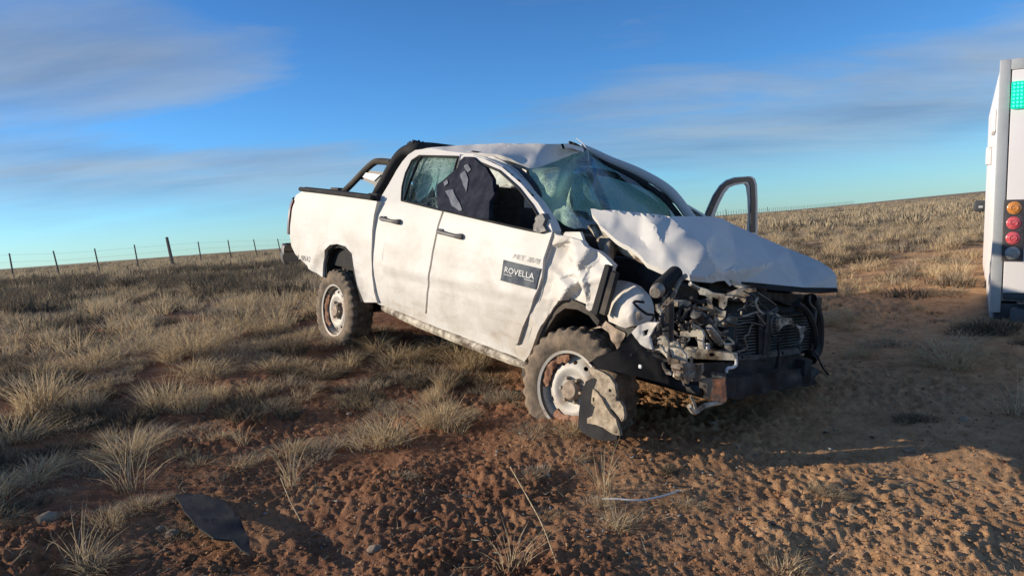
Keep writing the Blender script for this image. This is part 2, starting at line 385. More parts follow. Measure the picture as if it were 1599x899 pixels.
# ------------------------------------------------------------------ terrain
def _h(ix, iy, seed):
    n = (ix*374761393 + iy*668265263 + seed*1442695041) & 0xffffffff
    n = ((n ^ (n >> 13))*1274126177) & 0xffffffff
    return ((n ^ (n >> 16)) & 0xffff)/65535.0
def vn(x, y, seed=0):
    x = np.asarray(x, float); y = np.asarray(y, float)
    ix = np.floor(x).astype(np.int64); iy = np.floor(y).astype(np.int64); fx = x-ix; fy = y-iy
    ux = fx*fx*fx*(fx*(fx*6-15)+10); uy = fy*fy*fy*(fy*(fy*6-15)+10)
    def g(a, b):
        th = _h(ix+a, iy+b, seed)*2*np.pi; return np.cos(th)*(fx-a)+np.sin(th)*(fy-b)
    return ((g(0, 0)*(1-ux)+g(1, 0)*ux)*(1-uy)+(g(0, 1)*(1-ux)+g(1, 1)*ux)*uy)*1.4
def sstep(a, b, x): t = np.clip((x-a)/(b-a), 0, 1); return t*t*(3-2*t)
PY = [-60, -5, 0, 2, 4.2, 6.5, 9, 15, 30, 60, 150, 400, 900, 3000]
PZ = [0.2, 0.25, 0.28, 0.33, 0.41, 0.66, 0.80, 0.93, 1.05, 1.12, 1.22, 1.38, 1.30, 0.9]
def smoothz(x, y):
    x = np.asarray(x, float); y = np.asarray(y, float)
    r = np.where(y > 0, np.hypot(x*0.75, y), y)
    z = (np.interp(r-0.6, PY, PZ)+np.interp(r, PY, PZ)*2+np.interp(r+0.6, PY, PZ))/4
    z = z - 0.035*np.clip(x, -3.5, 5)*sstep(14, 6, r)*sstep(-2, 2, y)
    az = np.arctan2(x, np.maximum(y, 1e-3))
    z = z + sstep(0.30, 0.62, az)*sstep(60, 330, r)*2.1*sstep(1500, 700, r)
    return z
def bare(x, y):
    """1 on churned bare soil, 0 on grassland"""
    n = vn(x*0.45, y*0.45, 11)*0.9+vn(x*1.3, y*1.3, 12)*0.45
    d = 5.25+0.38*np.clip(x, -4, 3)+np.where(x > 1.5, .5, 0)-y
    return sstep(-1.1, 1.1, d+n*1.6)
def ground_z(x, y):
    x = np.asarray(x, float); y = np.asarray(y, float); r = np.hypot(x, y)
    b = bare(x, y)
    z = smoothz(x, y)+.085*np.exp(-((x-.30)**2+(y-4.30)**2)/.22)+.06*np.exp(-((x+1.52)**2+(y-6.62)**2)/.25)
    z = z + vn(x*0.5, y*0.5, 1)*0.05*sstep(120, 4, r)+vn(x*0.07, y*0.07, 2)*0.25*sstep(12, 40, r)*sstep(300, 60, r)
    wx = x+0.10*vn(x*3, y*3, 21); wy = y+0.10*vn(x*3, y*3, 22)
    near = sstep(34, 9, r)*(1-.38*sstep(.2, 1.6, x)*sstep(7, 5, y))
    lump = vn(wx*2.3, wy*2.3, 3)*.6+.25; clod = 1-np.abs(vn(wx*6.5, wy*6.5, 4))*2; cl2 = 1-np.abs(vn(wx*15, wy*15, 5))*2
    gate = sstep(-0.15, 0.35, vn(x*1.7, y*1.7, 9))*.6+.4*sstep(-.2, .3, vn(x*.6, y*.6, 10)); near = near*(.42+.75*sstep(-.30, .35, vn(x*.9, y*.9, 13)))
    z = z + near*(lump*0.07*(0.5+0.5*b)+clod*0.017*(0.4+0.6*b)*(0.4+0.6*gate)+cl2*0.022*(0.35+0.65*b)*(0.3+0.7*gate)+vn(x*27, y*27, 6)*0.022*(.4+.6*b)*(.5+gate)+vn(x*55, y*55, 7)*0.013*(.5+.5*b))
    return z
def gz(x, y): return float(ground_z(np.array([x]), np.array([y]))[0])
def build_ground():
    # rings round the camera, finer ahead; out to the horizon
    a_front = np.linspace(-0.80, 0.80, 620); a_back = np.linspace(0.80, 2*math.pi-0.80, 90)[1:-1]
    A = np.concatenate([a_front, a_back]); r = [1.3]
    while r[-1] < 3500:
        q = r[-1]; r.append(q*(1.0052 if q < 14 else 1.009 if q < 60 else 1.03 if q < 400 else 1.08))
    Rr = np.array([0.4, 0.8]+r); na, nr = len(A), len(Rr)
    X = np.outer(Rr, np.sin(A)); Y = np.outer(Rr, np.cos(A)); Z = ground_z(X, Y)
    V = np.stack([X.ravel(), Y.ravel(), Z.ravel()], 1); V = np.vstack([V, [[0, 0, float(Z[0].mean())]]])
    i = np.arange(nr-1)[:, None]*na; j = np.arange(na)[None]; j2 = (j+1) % na
    Q = np.stack([i+j, i+j2, i+na+j2, i+na+j], 2).reshape(-1, 4)
    c = len(V)-1; jj = np.arange(na); cap = np.stack([np.full(na, c), (jj+1) % na, jj, jj], 1)
    me = np_mesh('ground', V, Q[:, ::-1])
    me.polygons.foreach_set('use_smooth', [True]*len(me.polygons))
    mt = bpy.data.materials.new('dry_red_soil'); mt.use_nodes = True; t = mt.node_tree; b = t.nodes['Principled BSDF']
    b.inputs['Roughness'].default_value = 0.95; b.inputs['Specular IOR Level'].default_value = 0.15
    co = nd(t, 'ShaderNodeTexCoord'); sp = nd(t, 'ShaderNodeSeparateXYZ'); t.links.new(co.outputs['Object'], sp.inputs[0])
    def nz(s, d=6, r_=0.6):
        n = nd(t, 'ShaderNodeTexNoise'); n.inputs['Scale'].default_value = s; n.inputs['Detail'].default_value = d; n.inputs['Roughness'].default_value = r_
        t.links.new(co.outputs['Object'], n.inputs['Vector']); return n.outputs[0]
    red = mixc(t, ramp(t, nz(5), [(0.35, 0.0), (0.65, 1.0)]), (0.155, 0.068, 0.034), (0.295, 0.145, 0.076))
    tan = mixc(t, ramp(t, nz(9), [(0.35, 0.0), (0.65, 1.0)]), (0.36, 0.200, 0.098), (0.54, 0.325, 0.170))
    mr = nd(t, 'ShaderNodeMapRange'); mr.inputs['From Min'].default_value = -0.8; mr.inputs['From Max'].default_value = 1.7; t.links.new(sp.outputs[0], mr.inputs[0])
    tanf = ramp(t, mth(t, 'ADD', mth(t, 'MULTIPLY', nz(0.8, 5), 0.9), mth(t, 'MULTIPLY', mr.outputs[0], 0.5)), [(0.52, 0.0), (0.85, 1.0)])
    soil = mixc(t, tanf, red, tan)
    sp2 = ramp(t, nz(60, 3, 0.5), [(0.64, 0.0), (0.70, 1.0)])
    soil = mixc(t, mth(t, 'MULTIPLY', sp2, 0.45), soil, (0.36, 0.27, 0.19))
    far = mixc(t, ramp(t, nz(0.55, 9, 0.72), [(0.38, 0.0), (0.62, 1.0)]), (0.20, 0.145, 0.095), (0.47, 0.36, 0.23))
    vl = nd(t, 'ShaderNodeVectorMath', operation='LENGTH'); t.links.new(co.outputs['Object'], vl.inputs[0])
    ff = nd(t, 'ShaderNodeMapRange'); ff.inputs['From Min'].default_value = 8; ff.inputs['From Max'].default_value = 26; t.links.new(vl.outputs['Value'], ff.inputs[0])
    t.links.new(mixc(t, ff.outputs[0], soil, far), b.inputs['Base Color'])
    bp = nd(t, 'ShaderNodeBump'); bp.inputs['Strength'].default_value = 0.7; bp.inputs['Distance'].default_value = 0.02
    t.links.new(mth(t, 'ADD', nz(45, 8, 0.7), mth(t, 'MULTIPLY', nz(14, 6, 0.6), 1.2)), bp.inputs['Height']); t.links.new(bp.outputs[0], b.inputs['Normal'])
    g = obj('ground', me, mt, None, None); g['kind'] = 'structure'; g['label'] = 'reddish dry soil running into pale grassland'
    return g
build_ground()
def ray(px, py):
    return _fwd + CR*((px-PW/2)/F) - CU*((py-PH/2)/F)
def on_ground(px, py):
    d = ray(px, py); k = 1.5
    for _ in range(4000):
        p = CAM+d*k
        if p.z <= float(smoothz(np.array([p.x]), np.array([p.y]))[0]): break
        k *= 1.003
    return Vector((p.x, p.y, gz(p.x, p.y)))
def at_depth(px, py, y):
    d = ray(px, py); return CAM+d*(y/d.y)

# ------------------------------------------------------------------ the wrecked pickup (truck frame: x forward, y to its left, z up)
TRm = Matrix(((0.6210127, 0.7719786, 0.1356179, 1.0658578), (-0.7762457, 0.6297161, -0.0300030, 4.5845129), (-0.1085625, -0.0866406, 0.9903068, 0.2698346), (0, 0, 0, 1)))
TRi = TRm.inverted(); TO = TRi @ CAM; TR3 = TRi.to_3x3()
def U(px, py, y=None, x=None):
    """photo pixel -> point of the truck on its length plane y or its cross plane x"""
    d = TR3 @ ray(px, py)
    k = (y-TO.y)/d.y if y is not None else (x-TO.x)/d.x
    return TO+d*k
ZS = [0.3, 0.45, 0.55, 0.80, 1.0, 1.2, 1.3, 1.5, 1.75, 1.95]; YS = [0.85, 0.865, 0.885, 0.905, 0.90, 0.878, 0.850, 0.755, 0.63, 0.55]
def side(off=0.0, bed=False):
    def f(px, py):
        y = -0.9
        for _ in range(7):
            p = U(px, py, y)
            y = -(float(np.interp(p.z, [0.3, 0.6, 1.0, 1.3, 1.5], [0.87, 0.895, 0.905, 0.885, 0.87])) if bed else float(np.interp(p.z, ZS, YS)))-off
        return U(px, py, y)
    return f
def ysheet(points):
    f = tps(points); return lambda px, py: U(px, py, f(px, py))
def Z(x0, y0, s): return lambda pts: [(x0+a/s, y0+b/s) for a, b in pts]
q1, q2, q3, q4 = Z(420, 200, 2.6433), Z(600, 210, 3.33), Z(780, 200, 3.21), Z(1000, 250, 3.909)
q5, q6, q9 = Z(980, 420, 3.747), Z(780, 360, 2.643), Z(870, 490, 4.279)
qr, qe, qf = Z(520, 220, 8.175), Z(1020, 430, 6.9125), Z(1140, 440, 4.494)
truck = thing('pickup_truck', 'wrecked white double cab pickup with smashed front and crumpled bonnet', 'pickup', matrix=TRm)

REAR_WIN = [(627, 313), (628.5, 292), (634, 270), (643, 251), (655, 243.5), (716, 245), (709, 268), (690, 328.5)]
FRONT_WIN = [(694, 329), (708, 285), (722, 249.5), (744, 252), (780, 267), (810, 294), (831, 321), (844, 345), (846, 363.5), (800, 354)]
def soft(v):
    a = 0.006*ns(v, 2.2)+0.003*ns(v, 6, 3); return Vector((0, a, 0))
def bed_d(v):
    g = 0.018*math.exp(-((v.x+3.55)**2/0.10+(v.z-1.0)**2/0.02))-0.010*math.exp(-((v.x+2.95)**2/0.03+(v.z-1.05)**2/0.01))
    fl = -0.030*math.exp(-((math.hypot(v.x+3.19, v.z-0.40)-0.50)/0.055)**2)      # flared arch
    return Vector((0, g+fl, 0))+soft(v)
def door_d(v):
    d = 0.006*math.exp(-((v.z-0.75)/0.035)**2)-0.006*math.exp(-((v.z-0.80)/0.05)**2)     # pressed feature line
    cr = 0.012*max(0.0, ridged(v, 5.5, 1.7)-0.25)*max(0.0, min(1.0, (v.x+1.05)/0.4))*max(0.0, min(1.0, (1.05-v.z)/0.4))
    return Vector((0, d+cr-0.008*ns(v, 3.3, 5)*max(0.0, min(1, (v.x+1.6)/0.8)), 0))+soft(v)
def fend_d(v):
    a = 0.085*facet(v, 4.2, 4.1, 34)+0.026*facet(v, 10.0, 2.2, 26)+.003*ns(v, 14, 2)
    k = max(0.2, min(1.0, (v.x+0.60)/0.22)); return Vector((0, a*k+.02*k, 0))
def sharp_d(amp, s, seed, axis=(0, 1, 0)):
    ax = Vector(axis)
    return lambda v: ax*(amp*.9*facet(v, s*.8, seed, 28)+.25*amp*facet(v, s*2.2, seed+3, 22))

BED = [(471, 299), (530, 305), (588.5, 314.5), (584, 335), (581, 360), (579.5, 395), (580.5, 430), (584, 455), (589, 472), (570, 472), (562, 446), (555, 416), (550.5, 396), (541, 384.5), (530, 381), (519, 382.5), (509.5, 391), (505, 410), (504, 433), (484, 419), (470, 406), (461, 397), (455, 384), (452.5, 370), (453, 340), (456, 318), (462, 305)]
for mir in (False, True):
    sheet('bed_side', BED, side(0.0, True), step=5.5, disp=bed_d, lip=(0, 0.07, 0), material=M['paint'], parent=truck, mirror=mir)
CAB = [(586, 472), (600, 479), (650, 499), (720, 526), (770, 546), (816, 563), (822, 540), (834, 500), (847, 455), (852, 410), (860, 385), (866, 360), (860, 345), (842, 316), (814, 284), (785, 259), (757, 246), (738, 240.5), (722, 239), (700, 236), (673, 231.5), (648, 234.5), (637, 241.5), (628, 252), (618, 267), (606, 289), (596, 306), (590, 315), (586, 335), (583, 360), (581.5, 395), (582.5, 430), (584, 455)]
FAR_OPEN = [(672, 488), (800, 530), (822, 480), (842, 430), (848, 370), (836, 330), (806, 290), (777, 268), (744, 254), (722, 251), (692, 330)]
sheet('cab_side', CAB, side(-0.014), holes=[REAR_WIN, FRONT_WIN], step=6.5, disp=soft, lip=(0, 0.05, 0), material=M['paint'], parent=truck)
sheet('cab_side', CAB, side(-0.014), holes=[REAR_WIN, FAR_OPEN], step=9, disp=soft, lip=(0, 0.05, 0), material=M['paint'], parent=truck, mirror=True)
RDOOR = [(599, 440), (601, 455), (607, 465), (618, 472.5), (664, 489.5), (668, 440), (674, 395), (683, 352), (690.5, 330), (717, 247), (718.5, 241), (690, 239), (662, 237.5), (650, 241), (637, 253), (627, 271), (620, 292), (617, 312), (607, 330), (601, 350), (598, 380), (597.5, 415)]
for mir in (False, True):
    rd = sheet('rear_door', RDOOR, side(0.006), holes=[REAR_WIN], step=6, disp=door_d, lip=(0, 0.022, 0), material=M['paint'], parent=truck, mirror=mir)
    if not mir: rdoor = rd
FDOOR = [(667, 491), (720, 509.5), (770, 526.5), (803, 538), (808, 536), (816, 511), (828, 480), (838, 455), (845.5, 432), (847.5, 404), (854, 384), (861.5, 361), (857, 346), (840, 317), (813, 286), (784, 261), (756, 248), (738, 243), (721, 242.5), (719, 250), (693.5, 331), (686, 353), (677, 395), (671, 440)]
fdoor = sheet('front_door', FDOOR, side(0.008), holes=[FRONT_WIN], step=6, disp=door_d, lip=(0, 0.024, 0), material=M['paint'], parent=truck)
# window rubber and glass of the doors
def seal(poly, parent, off=0.012, r=0.008):
    f = side(off); path = [f(*p)+soft(f(*p)) for p in resample(poly, 6)]; path.append(path[0]); return obj('window_seal', tube_bm(path, r, 6), M['plastic'], parent)
seal(REAR_WIN, rdoor); seal(FRONT_WIN, fdoor)
sheet('window_glass', REAR_WIN, side(-0.02), step=8, lip=(0, 0.004, 0), material=M['glass'], parent=rdoor, smooth=60)
f = side(0.014)
obj('window_divider', tube_bm([f(631, 313), f(640, 285), f(653, 253), f(659, 244)], 0.011, 6), M['plastic'], rdoor)
# curtain airbags hanging inside
sheet('curtain_airbag', [(640, 246), (718, 246), (712, 275), (700, 300), (686, 318), (676, 292), (668, 306), (652, 318), (646, 290), (640, 265)], ysheet([(640, 246, -.60), (718, 246, -.58), (652, 318, -.72), (690, 320, -.70), (670, 280, -.62)]), step=4, disp=sharp_d(0.035, 7, 2.0), lip=(0, .01, 0), material=M['airbag'], parent=truck)
sheet('curtain_airbag', [(760, 256), (790, 268), (812, 292), (822, 304), (808, 296), (792, 288), (780, 292), (769, 288)], ysheet([(760, 256, .10), (812, 292, .18), (770, 288, .14), (790, 268, .12)]), step=3, disp=sharp_d(0.03, 9, 6.0), lip=(0, .01, 0), material=M['airbag'], parent=truck)
# handles
def handle(parent, px, py, w, slope):
    bm = bmesh.new(); a = side(0.018); pts = []
    for k in range(9):
        t = k/8-0.5; p = a(px+t*w, py+t*w*slope); p.y -= 0.030*(1-(2*t)**4); pts.append(p)
    tube_bm(pts, [0.019, .015, .013, .013, .013, .013, .013, .016, .019], 10, bm)
    for s in (-.42, .42):
        p = a(px+s*w, py+s*w*slope); add_box(bm, p+Vector((0, .012, 0)), (0.05, 0.03, 0.042), None, 0.010)
    return obj('door_handle', bm, M['grey_plastic'], parent)
handle(rdoor, 609, 344, 27, 0.22); handle(fdoor, 703, 365.5, 36, 0.25)
# sill step below the doors
p = [U(*c, -0.84) for c in ((600, 480), (650, 503), (720, 531), (800, 562), (828, 573))]
obj('sill', tube_bm(p, [.03, .035, .035, .032, .02], 8), M['bare'], truck)
# lettering
def text_mesh(body, size=1.0):
    cu = bpy.data.curves.new('txt', 'FONT'); cu.body = body; cu.size = size; cu.resolution_u = 3
    o = bpy.data.objects.new('txt', cu); COL.objects.link(o); bpy.context.view_layer.update()
    me = bpy.data.meshes.new_from_object(o.evaluated_get(bpy.context.evaluated_depsgraph_get())); bpy.data.objects.remove(o); bpy.data.curves.remove(cu)
    return me
def decal_text(name, body, quad, off, material, parent, fn, shear=0.0):
    me = text_mesh(body); co = np.array([v.co[:] for v in me.vertices]); mn, mx = co.min(0), co.max(0)
    a, b, c, d = [Vector(q) for q in quad]      # top-left, top-right, bottom-right, bottom-left
    for v in me.vertices:
        u = (v.co.x-mn[0])/(mx[0]-mn[0]); w = (v.co.y-mn[1])/(mx[1]-mn[1]); u += shear*(w-.5)
        q = (a.lerp(b, u)).lerp(d.lerp(c, u), 1-w); p_ = fn(q.x, q.y); p_ = p_+door_d(p_) if parent is fdoor else p_+bed_d(p_); p_.y -= off; v.co = p_
    return obj(name, me, material, parent, None)
ds = side(0.008)
STK = [(787, 405.5), (845, 419.5), (837, 452), (782.5, 437.5)]
st = sheet('sticker', STK, lambda a, b: (lambda v: v+door_d(v)-Vector((0, 0.006, 0)))(ds(a, b)), step=4, lip=(0, 0.002, 0), material=M['sticker'], parent=fdoor, label='slate blue company sticker reading ROVELLA')
bq = Z(775, 385, 11.99)
decal_text('lettering', 'ROVELLA', bq([(190, 375), (735, 500), (722, 615), (175, 480)]), 0.010, M['white_print'], fdoor, ds)
for qd in (bq([(160, 508), (320, 545), (318, 556), (158, 519)]), bq([(545, 600), (722, 645), (720, 657), (543, 612)])):
    decal_text('lettering', '-----------', qd, 0.010, M['white_print'], fdoor, ds)
decal_text('lettering', 'MEE 2078', bq([(350, 130), (822, 235), (790, 330), (318, 215)]), 0.004, M['grey_print'], fdoor, ds, 0.03)
bl = Z(440, 380, 14.98)
decal_text('lettering', '1 0512', bl([(372, 262), (690, 320), (700, 440), (395, 375)]), 0.004, M['black_print'], truck, side(0.0, True))

# ---- load bed
bm = bmesh.new(); add_box(bm, (-3.36, 0, 0.72), (1.56, 1.56, 0.04)); obj('bed_floor', bm, M['plastic'], truck)
bm = bmesh.new(); add_box(bm, (-2.62, 0, 0.98), (0.05, 1.56, 0.56), None, .01); obj('bed_headboard', bm, M['paint'], truck)
bm = bmesh.new(); add_box(bm, (-4.10, 0, 1.00), (0.05, 1.62, 0.60), None, .015); add_box(bm, (-4.128, 0, 1.02), (0.03, 1.2, 0.40), None, .012); obj('tailgate', bm, M['paint'], truck)
for s in (1, -1):
    bm = bmesh.new(); add_box(bm, (-3.36, s*0.80, 0.99), (1.50, 0.05, 0.54), None, .01)
    obj('bed_liner', bm, M['plastic'], truck)
    bm = bmesh.new(); f = side(-0.03, True)
    pts = [f(477, 296.5), f(505, 299.5), f(535, 303), f(565, 307), f(590, 310)]
    pts = [Vector((v.x, -s*v.y, v.z+.004)) for v in pts]
    tube_bm(pts, 0.024, 8, bm); tube_bm([v+Vector((0, s*0.05, 0)) for v in pts], 0.02, 8, bm)
    obj('bed_rail_cover', bm, M['plastic'], truck)
    # tail lamp
    bm = bmesh.new(); f = side(0.0, True)
    pts = [f(459.5, 312), f(455, 325), f(452.5, 345), f(451.5, 366)]
    pts = [Vector((v.x-0.01, -s*(v.y+.03), v.z)) for v in pts]
    tube_bm(smooth_path(pts, 4), 0.045, 10, bm); obj('tail_lamp', bm, M['tail_red'], truck)
# rear bumper
bm = bmesh.new(); a = U(446, 385, -.86)
pts = [Vector((a.x+.05, -.86, .72)), Vector((a.x-.01, -.85, .73)), Vector((a.x-.07, -.76, .74)), Vector((a.x-.10, 0, .74)), Vector((a.x-.07, .76, .74)), Vector((a.x-.01, .85, .73)), Vector((a.x+.05, .86, .72))]
P_ = smooth_path(pts, 5); rings = []
for i_, v in enumerate(P_):
    d_ = (P_[min(i_+1, len(P_)-1)]-P_[max(i_-1, 0)]).normalized(); o_ = Vector((d_.y, -d_.x, 0))*-1
    if o_.x > 0 and abs(v.y) < .8: o_ = -o_
    rings.append([bm.verts.new(v+o_*a_+Vector((0, 0, b_))) for a_, b_ in ((0, .10), (.03, .095), (.04, .07), (.035, .02), (.05, .0), (.04, -.05), (.02, -.08), (-.02, -.08))])
for i_ in range(len(rings)-1):
    for k in range(7): bm.faces.new((rings[i_][k], rings[i_+1][k], rings[i_+1][k+1], rings[i_][k+1]))
obj('rear_bumper', bm, M['grey_plastic'], truck)
# ---- roll bar
def rollpath(pix, y0, y1):
    n = len(pix); return [U(px, py, y0+(y1-y0)*i/(n-1)) for i, (px, py) in enumerate(pix)]
hoop = rollpath(qr([(560, 720), (600, 640), (680, 500), (770, 330), (860, 200), (960, 130), (1100, 105)]), -.74, -.58)
top = [Vector((hoop[-1].x-.02, y, hoop[-1].z+.012)) for y in (-.45, -.2, .2, .45)]
far = [Vector((v.x, -v.y, v.z)) for v in hoop[::-1]]
rb = obj('roll_bar', tube_bm(smooth_path(hoop+top+far, 5), 0.052, 12), M['plastic'], truck)
for s in (1, -1):
    leg = rollpath(qr([(140, 650), (250, 540), (400, 385), (520, 280), (600, 262), (740, 275)]), -.74, -.66)
    leg = [Vector((v.x, s*v.y, v.z)) for v in leg]
    obj('brace', tube_bm(smooth_path(leg, 5), 0.028, 10), M['dusty_plastic'], rb)
    for qx in ((70, 650), (560, 725)):
        v = U(*qr([qx])[0], -.74); bm = bmesh.new(); add_box(bm, Vector((v.x, s*v.y, v.z)), (0.16, 0.10, 0.07), None, .018); obj('foot_plate', bm, M['dusty_plastic'], rb)
    pl = sheet('side_plate', qr([(270, 465), (350, 385), (400, 372), (690, 400), (680, 470), (620, 570), (530, 620), (520, 560), (380, 500)]), lambda a, b: U(a, b, -.70), step=3, lip=(0, .035, 0), back=True, material=M['grey_plastic'], parent=rb, mirror=(s < 0))
    if s > 0: sheet('badge', qr([(338, 450), (395, 402), (605, 432), (520, 512)]), lambda a, b: U(a, b, -.712), step=3, lip=(0, .006, 0), material=M['white_print'], parent=rb)
# torn wiring on the roof end of the roll bar
bm = bmesh.new(); c0 = U(651, 228, -.55)
for k in range(14):
    tube_bm([c0+Vector((random.uniform(-.06, .05), random.uniform(-.05, .05), -.02)), c0+Vector((random.uniform(-.07, .07), random.uniform(-.06, .06), random.uniform(0, .035))), c0+Vector((random.uniform(-.09, .09), random.uniform(-.06, .06), random.uniform(.0, .05)))], .009, 5, bm)
obj('torn_light_bracket', bm, M['plastic'], truck)

# ---- roof, pillars, windscreen
roof_y = tps([(648, 233.5, -.60), (673, 230.5, -.56), (700, 228.5, -.52), (740, 225.5, -.47), (790, 223.5, -.43), (850, 224, -.30), (885, 225.2, -.08), (903, 228.5, .20), (911, 231.5, .42), (895, 239, .12), (868, 250, -.20), (848, 258, -.42), (832, 263, -.52), (812, 255, -.56), (795, 246, -.58), (775, 241, -.60), (750, 238, -.62), (722, 236, -.62), (690, 234, -.61), (840, 238, -.36), (790, 232, -.50)])
ROOF = [(648, 233.5), (673, 230.3), (700, 228.5), (740, 225.5), (790, 223.5), (850, 224), (890, 225.5), (911, 231.5), (895, 239), (868, 250), (848, 258), (832, 263), (826, 262), (812, 255), (795, 247), (775, 242), (750, 239.5), (722, 238.5), (690, 236.5), (660, 235)]
def roof_d(v):
    a = 0.045*facet(v, 4.0, 3.3, 12)*max(0, min(1, (v.x+2.2)/.6)); return Vector((0, a*.8, -a*.4))
roof = sheet('roof', ROOF, lambda a, b: U(a, b, roof_y(a, b)), step=4, disp=roof_d, lip=(0, .02, -.03), material=M['paint'], parent=truck, smooth=28)
# the far slope of the roof behind its crest
crest = [(648, 233.5), (673, 230.5), (700, 228.6), (740, 225.7), (790, 223.8), (850, 224.3), (890, 225.8), (910, 231)]
bm = bmesh.new(); rows = []
for i, c in enumerate(crest):
    v = U(*c, roof_y(*c)); v = v+roof_d(v); row = [bm.verts.new(v)]
    for k in range(1, 6):
        t = k/5; y = v.y+(0.64-v.y)*t; row.append(bm.verts.new((v.x+(min(v.x-.05, -1.70)-v.x)*t, y, v.z-0.004-0.06*t*t)))
    rows.append(row)
for i in range(len(rows)-1):
    for k in range(5): bm.faces.new((rows[i][k], rows[i+1][k], rows[i+1][k+1], rows[i][k+1]))
obj('roof_far_side', bm, M['paint'], roof, 60)
bm = bmesh.new(); add_box(bm, (-2.50, 0, 1.0), (0.05, 1.5, 0.9)); add_box(bm, (-2.46, .62, 1.52), (.06, .14, .5)); add_box(bm, (-2.44, -.50, 1.50), (.05, .14, .36)); obj('cab_rear_wall', bm, M['paint'], truck)
# dark torn headlining edge along the buckled rail
pth = [U(738, 240, -.615), U(765, 245, -.60), U(790, 255, -.58), U(812, 268, -.60), U(832, 288, -.64), U(846, 312, -.70)]
obj('torn_roof_rail', tube_bm(smooth_path(pth, 5), [.022]*26, 7), M['dark_steel'], truck)
pth = [U(704, 234, -.60), U(730, 235, -.59), U(755, 240, -.57), U(775, 250, -.57), U(800, 268, -.58)]
sheet('bent_roof_gutter', [(700, 236), (735, 236.5), (757, 240), (782, 250), (808, 266), (832, 292), (846, 316), (838, 312), (812, 282), (785, 258), (756, 245), (736, 240)], ysheet([(700, 236, -.61), (757, 242, -.62), (808, 270, -.63), (846, 316, -.73), (785, 255, -.62)]), step=4, disp=sharp_d(.012, 8, 1), lip=(0, .02, 0), material=M['paint_torn'], parent=truck)
pil = smooth_path([U(906, 229, .42), U(926, 237.5, .50), U(954, 251, .54), U(998, 269.5, .60), U(1045, 298, .66), U(1079, 340, .71), U(1100, 362, .74)], 6)
bm = bmesh.new()
tube_bm(pil, [.026+.010*min(1, i/20) for i in range(len(pil))], 8, bm); obj('far_windscreen_pillar', bm, M['paint'], truck, 50)
pil2 = smooth_path([U(908, 232, .42), U(926, 241, .50), U(952, 257, .53), U(994, 279, .59), U(1036, 309, .65), U(1062, 340, .69)], 6); obj('pillar_trim', tube_bm(pil2, .022, 8), M['seat'], truck, 50)
WS = [(827, 263), (833, 264), (849, 259), (869, 251), (896, 240), (912, 232), (927, 239), (954, 255), (995, 278), (1036, 308), (1062, 337), (1062, 352), (985, 362), (930, 360), (897, 357), (880, 350), (860, 338), (853, 322), (838, 295), (827, 275)]
ws_y = tps([(827, 263, -.53), (849, 259, -.41), (869, 251, -.18), (896, 240, .14), (912, 232, .43), (858, 296, -.69), (890, 300, -.42), (895, 275, -.25), (885, 330, -.60), (850, 278, -.62), (954, 262, .53), (1029, 318, .63), (1050, 352, .66), (985, 362, .15), (930, 360, -.32), (897, 357, -.58), (860, 338, -.74), (838, 295, -.66), (872, 300, -.66), (878, 275, -.56), (864, 322, -.71), (907, 300, -.08), (950, 310, .25)])
def craze(a, b):
    # hammered band running down from the roof edge, and along the near pillar and the top edge
    cx = 884-(b-262)*0.22
    k = math.exp(-((a-cx)/15)**2)*(1.1 if b > 256 else .6)
    k += 0.75*math.exp(-((a-(836+max(0, b-265)*0.28))/12)**2)
    k += 0.55*math.exp(-((b-(262-(a-830)*.36+6))/9)**2)*(1 if a < 925 else .3)
    k += 0.45*math.exp(-(((a-870)/22)**2+((b-346)/10)**2))+0.28*math.exp(-(((a-925)/40)**2+((b-300)/22)**2))+.5*math.exp(-(((a-1030)/13)**2+((b-333)/5)**2))
    return min(1.0, k)
def ws_d(v): return Vector((-.02, 0.03, .01))*(ridged(v, 6.0, 8)-.4)*max(0, min(1, (.35-v.y)/.5))
sheet('windscreen', WS, lambda a, b: U(a, b, ws_y(a, b)), step=5, disp=ws_d, lip=(0, .006, 0), material=M['windscreen'], parent=truck, attr=craze, smooth=30, label='shattered and buckled green windscreen')
# glass fragments and torn strips at the roof front edge
bm = bmesh.new()
for (a, b, ya), (c, d, yb) in (((889, 222, .3), (908, 231, .42)), ((895, 224, .3), (912, 236, .4)), ((870, 251, 0), (905, 236, .38)), ((836, 263, -.45), (868, 252, 0))):
    tube_bm([U(a, b, ya), U((a+c)/2, (b+d)/2-1, (ya+yb)/2), U(c, d, yb)], .012, 5, bm)
obj('torn_weatherstrip', bm, M['plastic'], truck)
bm = bmesh.new()
for pl in ([(917, 232), (919, 245), (918, 262), (926, 283)], [(894, 243), (901, 265), (915, 277), (926, 281)], [(900, 216), (910, 224), (917, 234)]):
    tube_bm(smooth_path([U(a, b, .25+.002*(a-900)) for a, b in pl], 4), .0035, 4, bm)
obj('loose_wire', bm, M['white_print'], truck)
# mirror stump and corner trim at the front window
sheet('mirror_stump', q2([(770, 470), (790, 425), (820, 410), (835, 440), (822, 470), (840, 500), (800, 512), (772, 500)]), side(0.03), step=2.5, disp=sharp_d(.02, 16, 2), lip=(0, .05, 0), back=True, material=M['grey_plastic'], parent=fdoor)

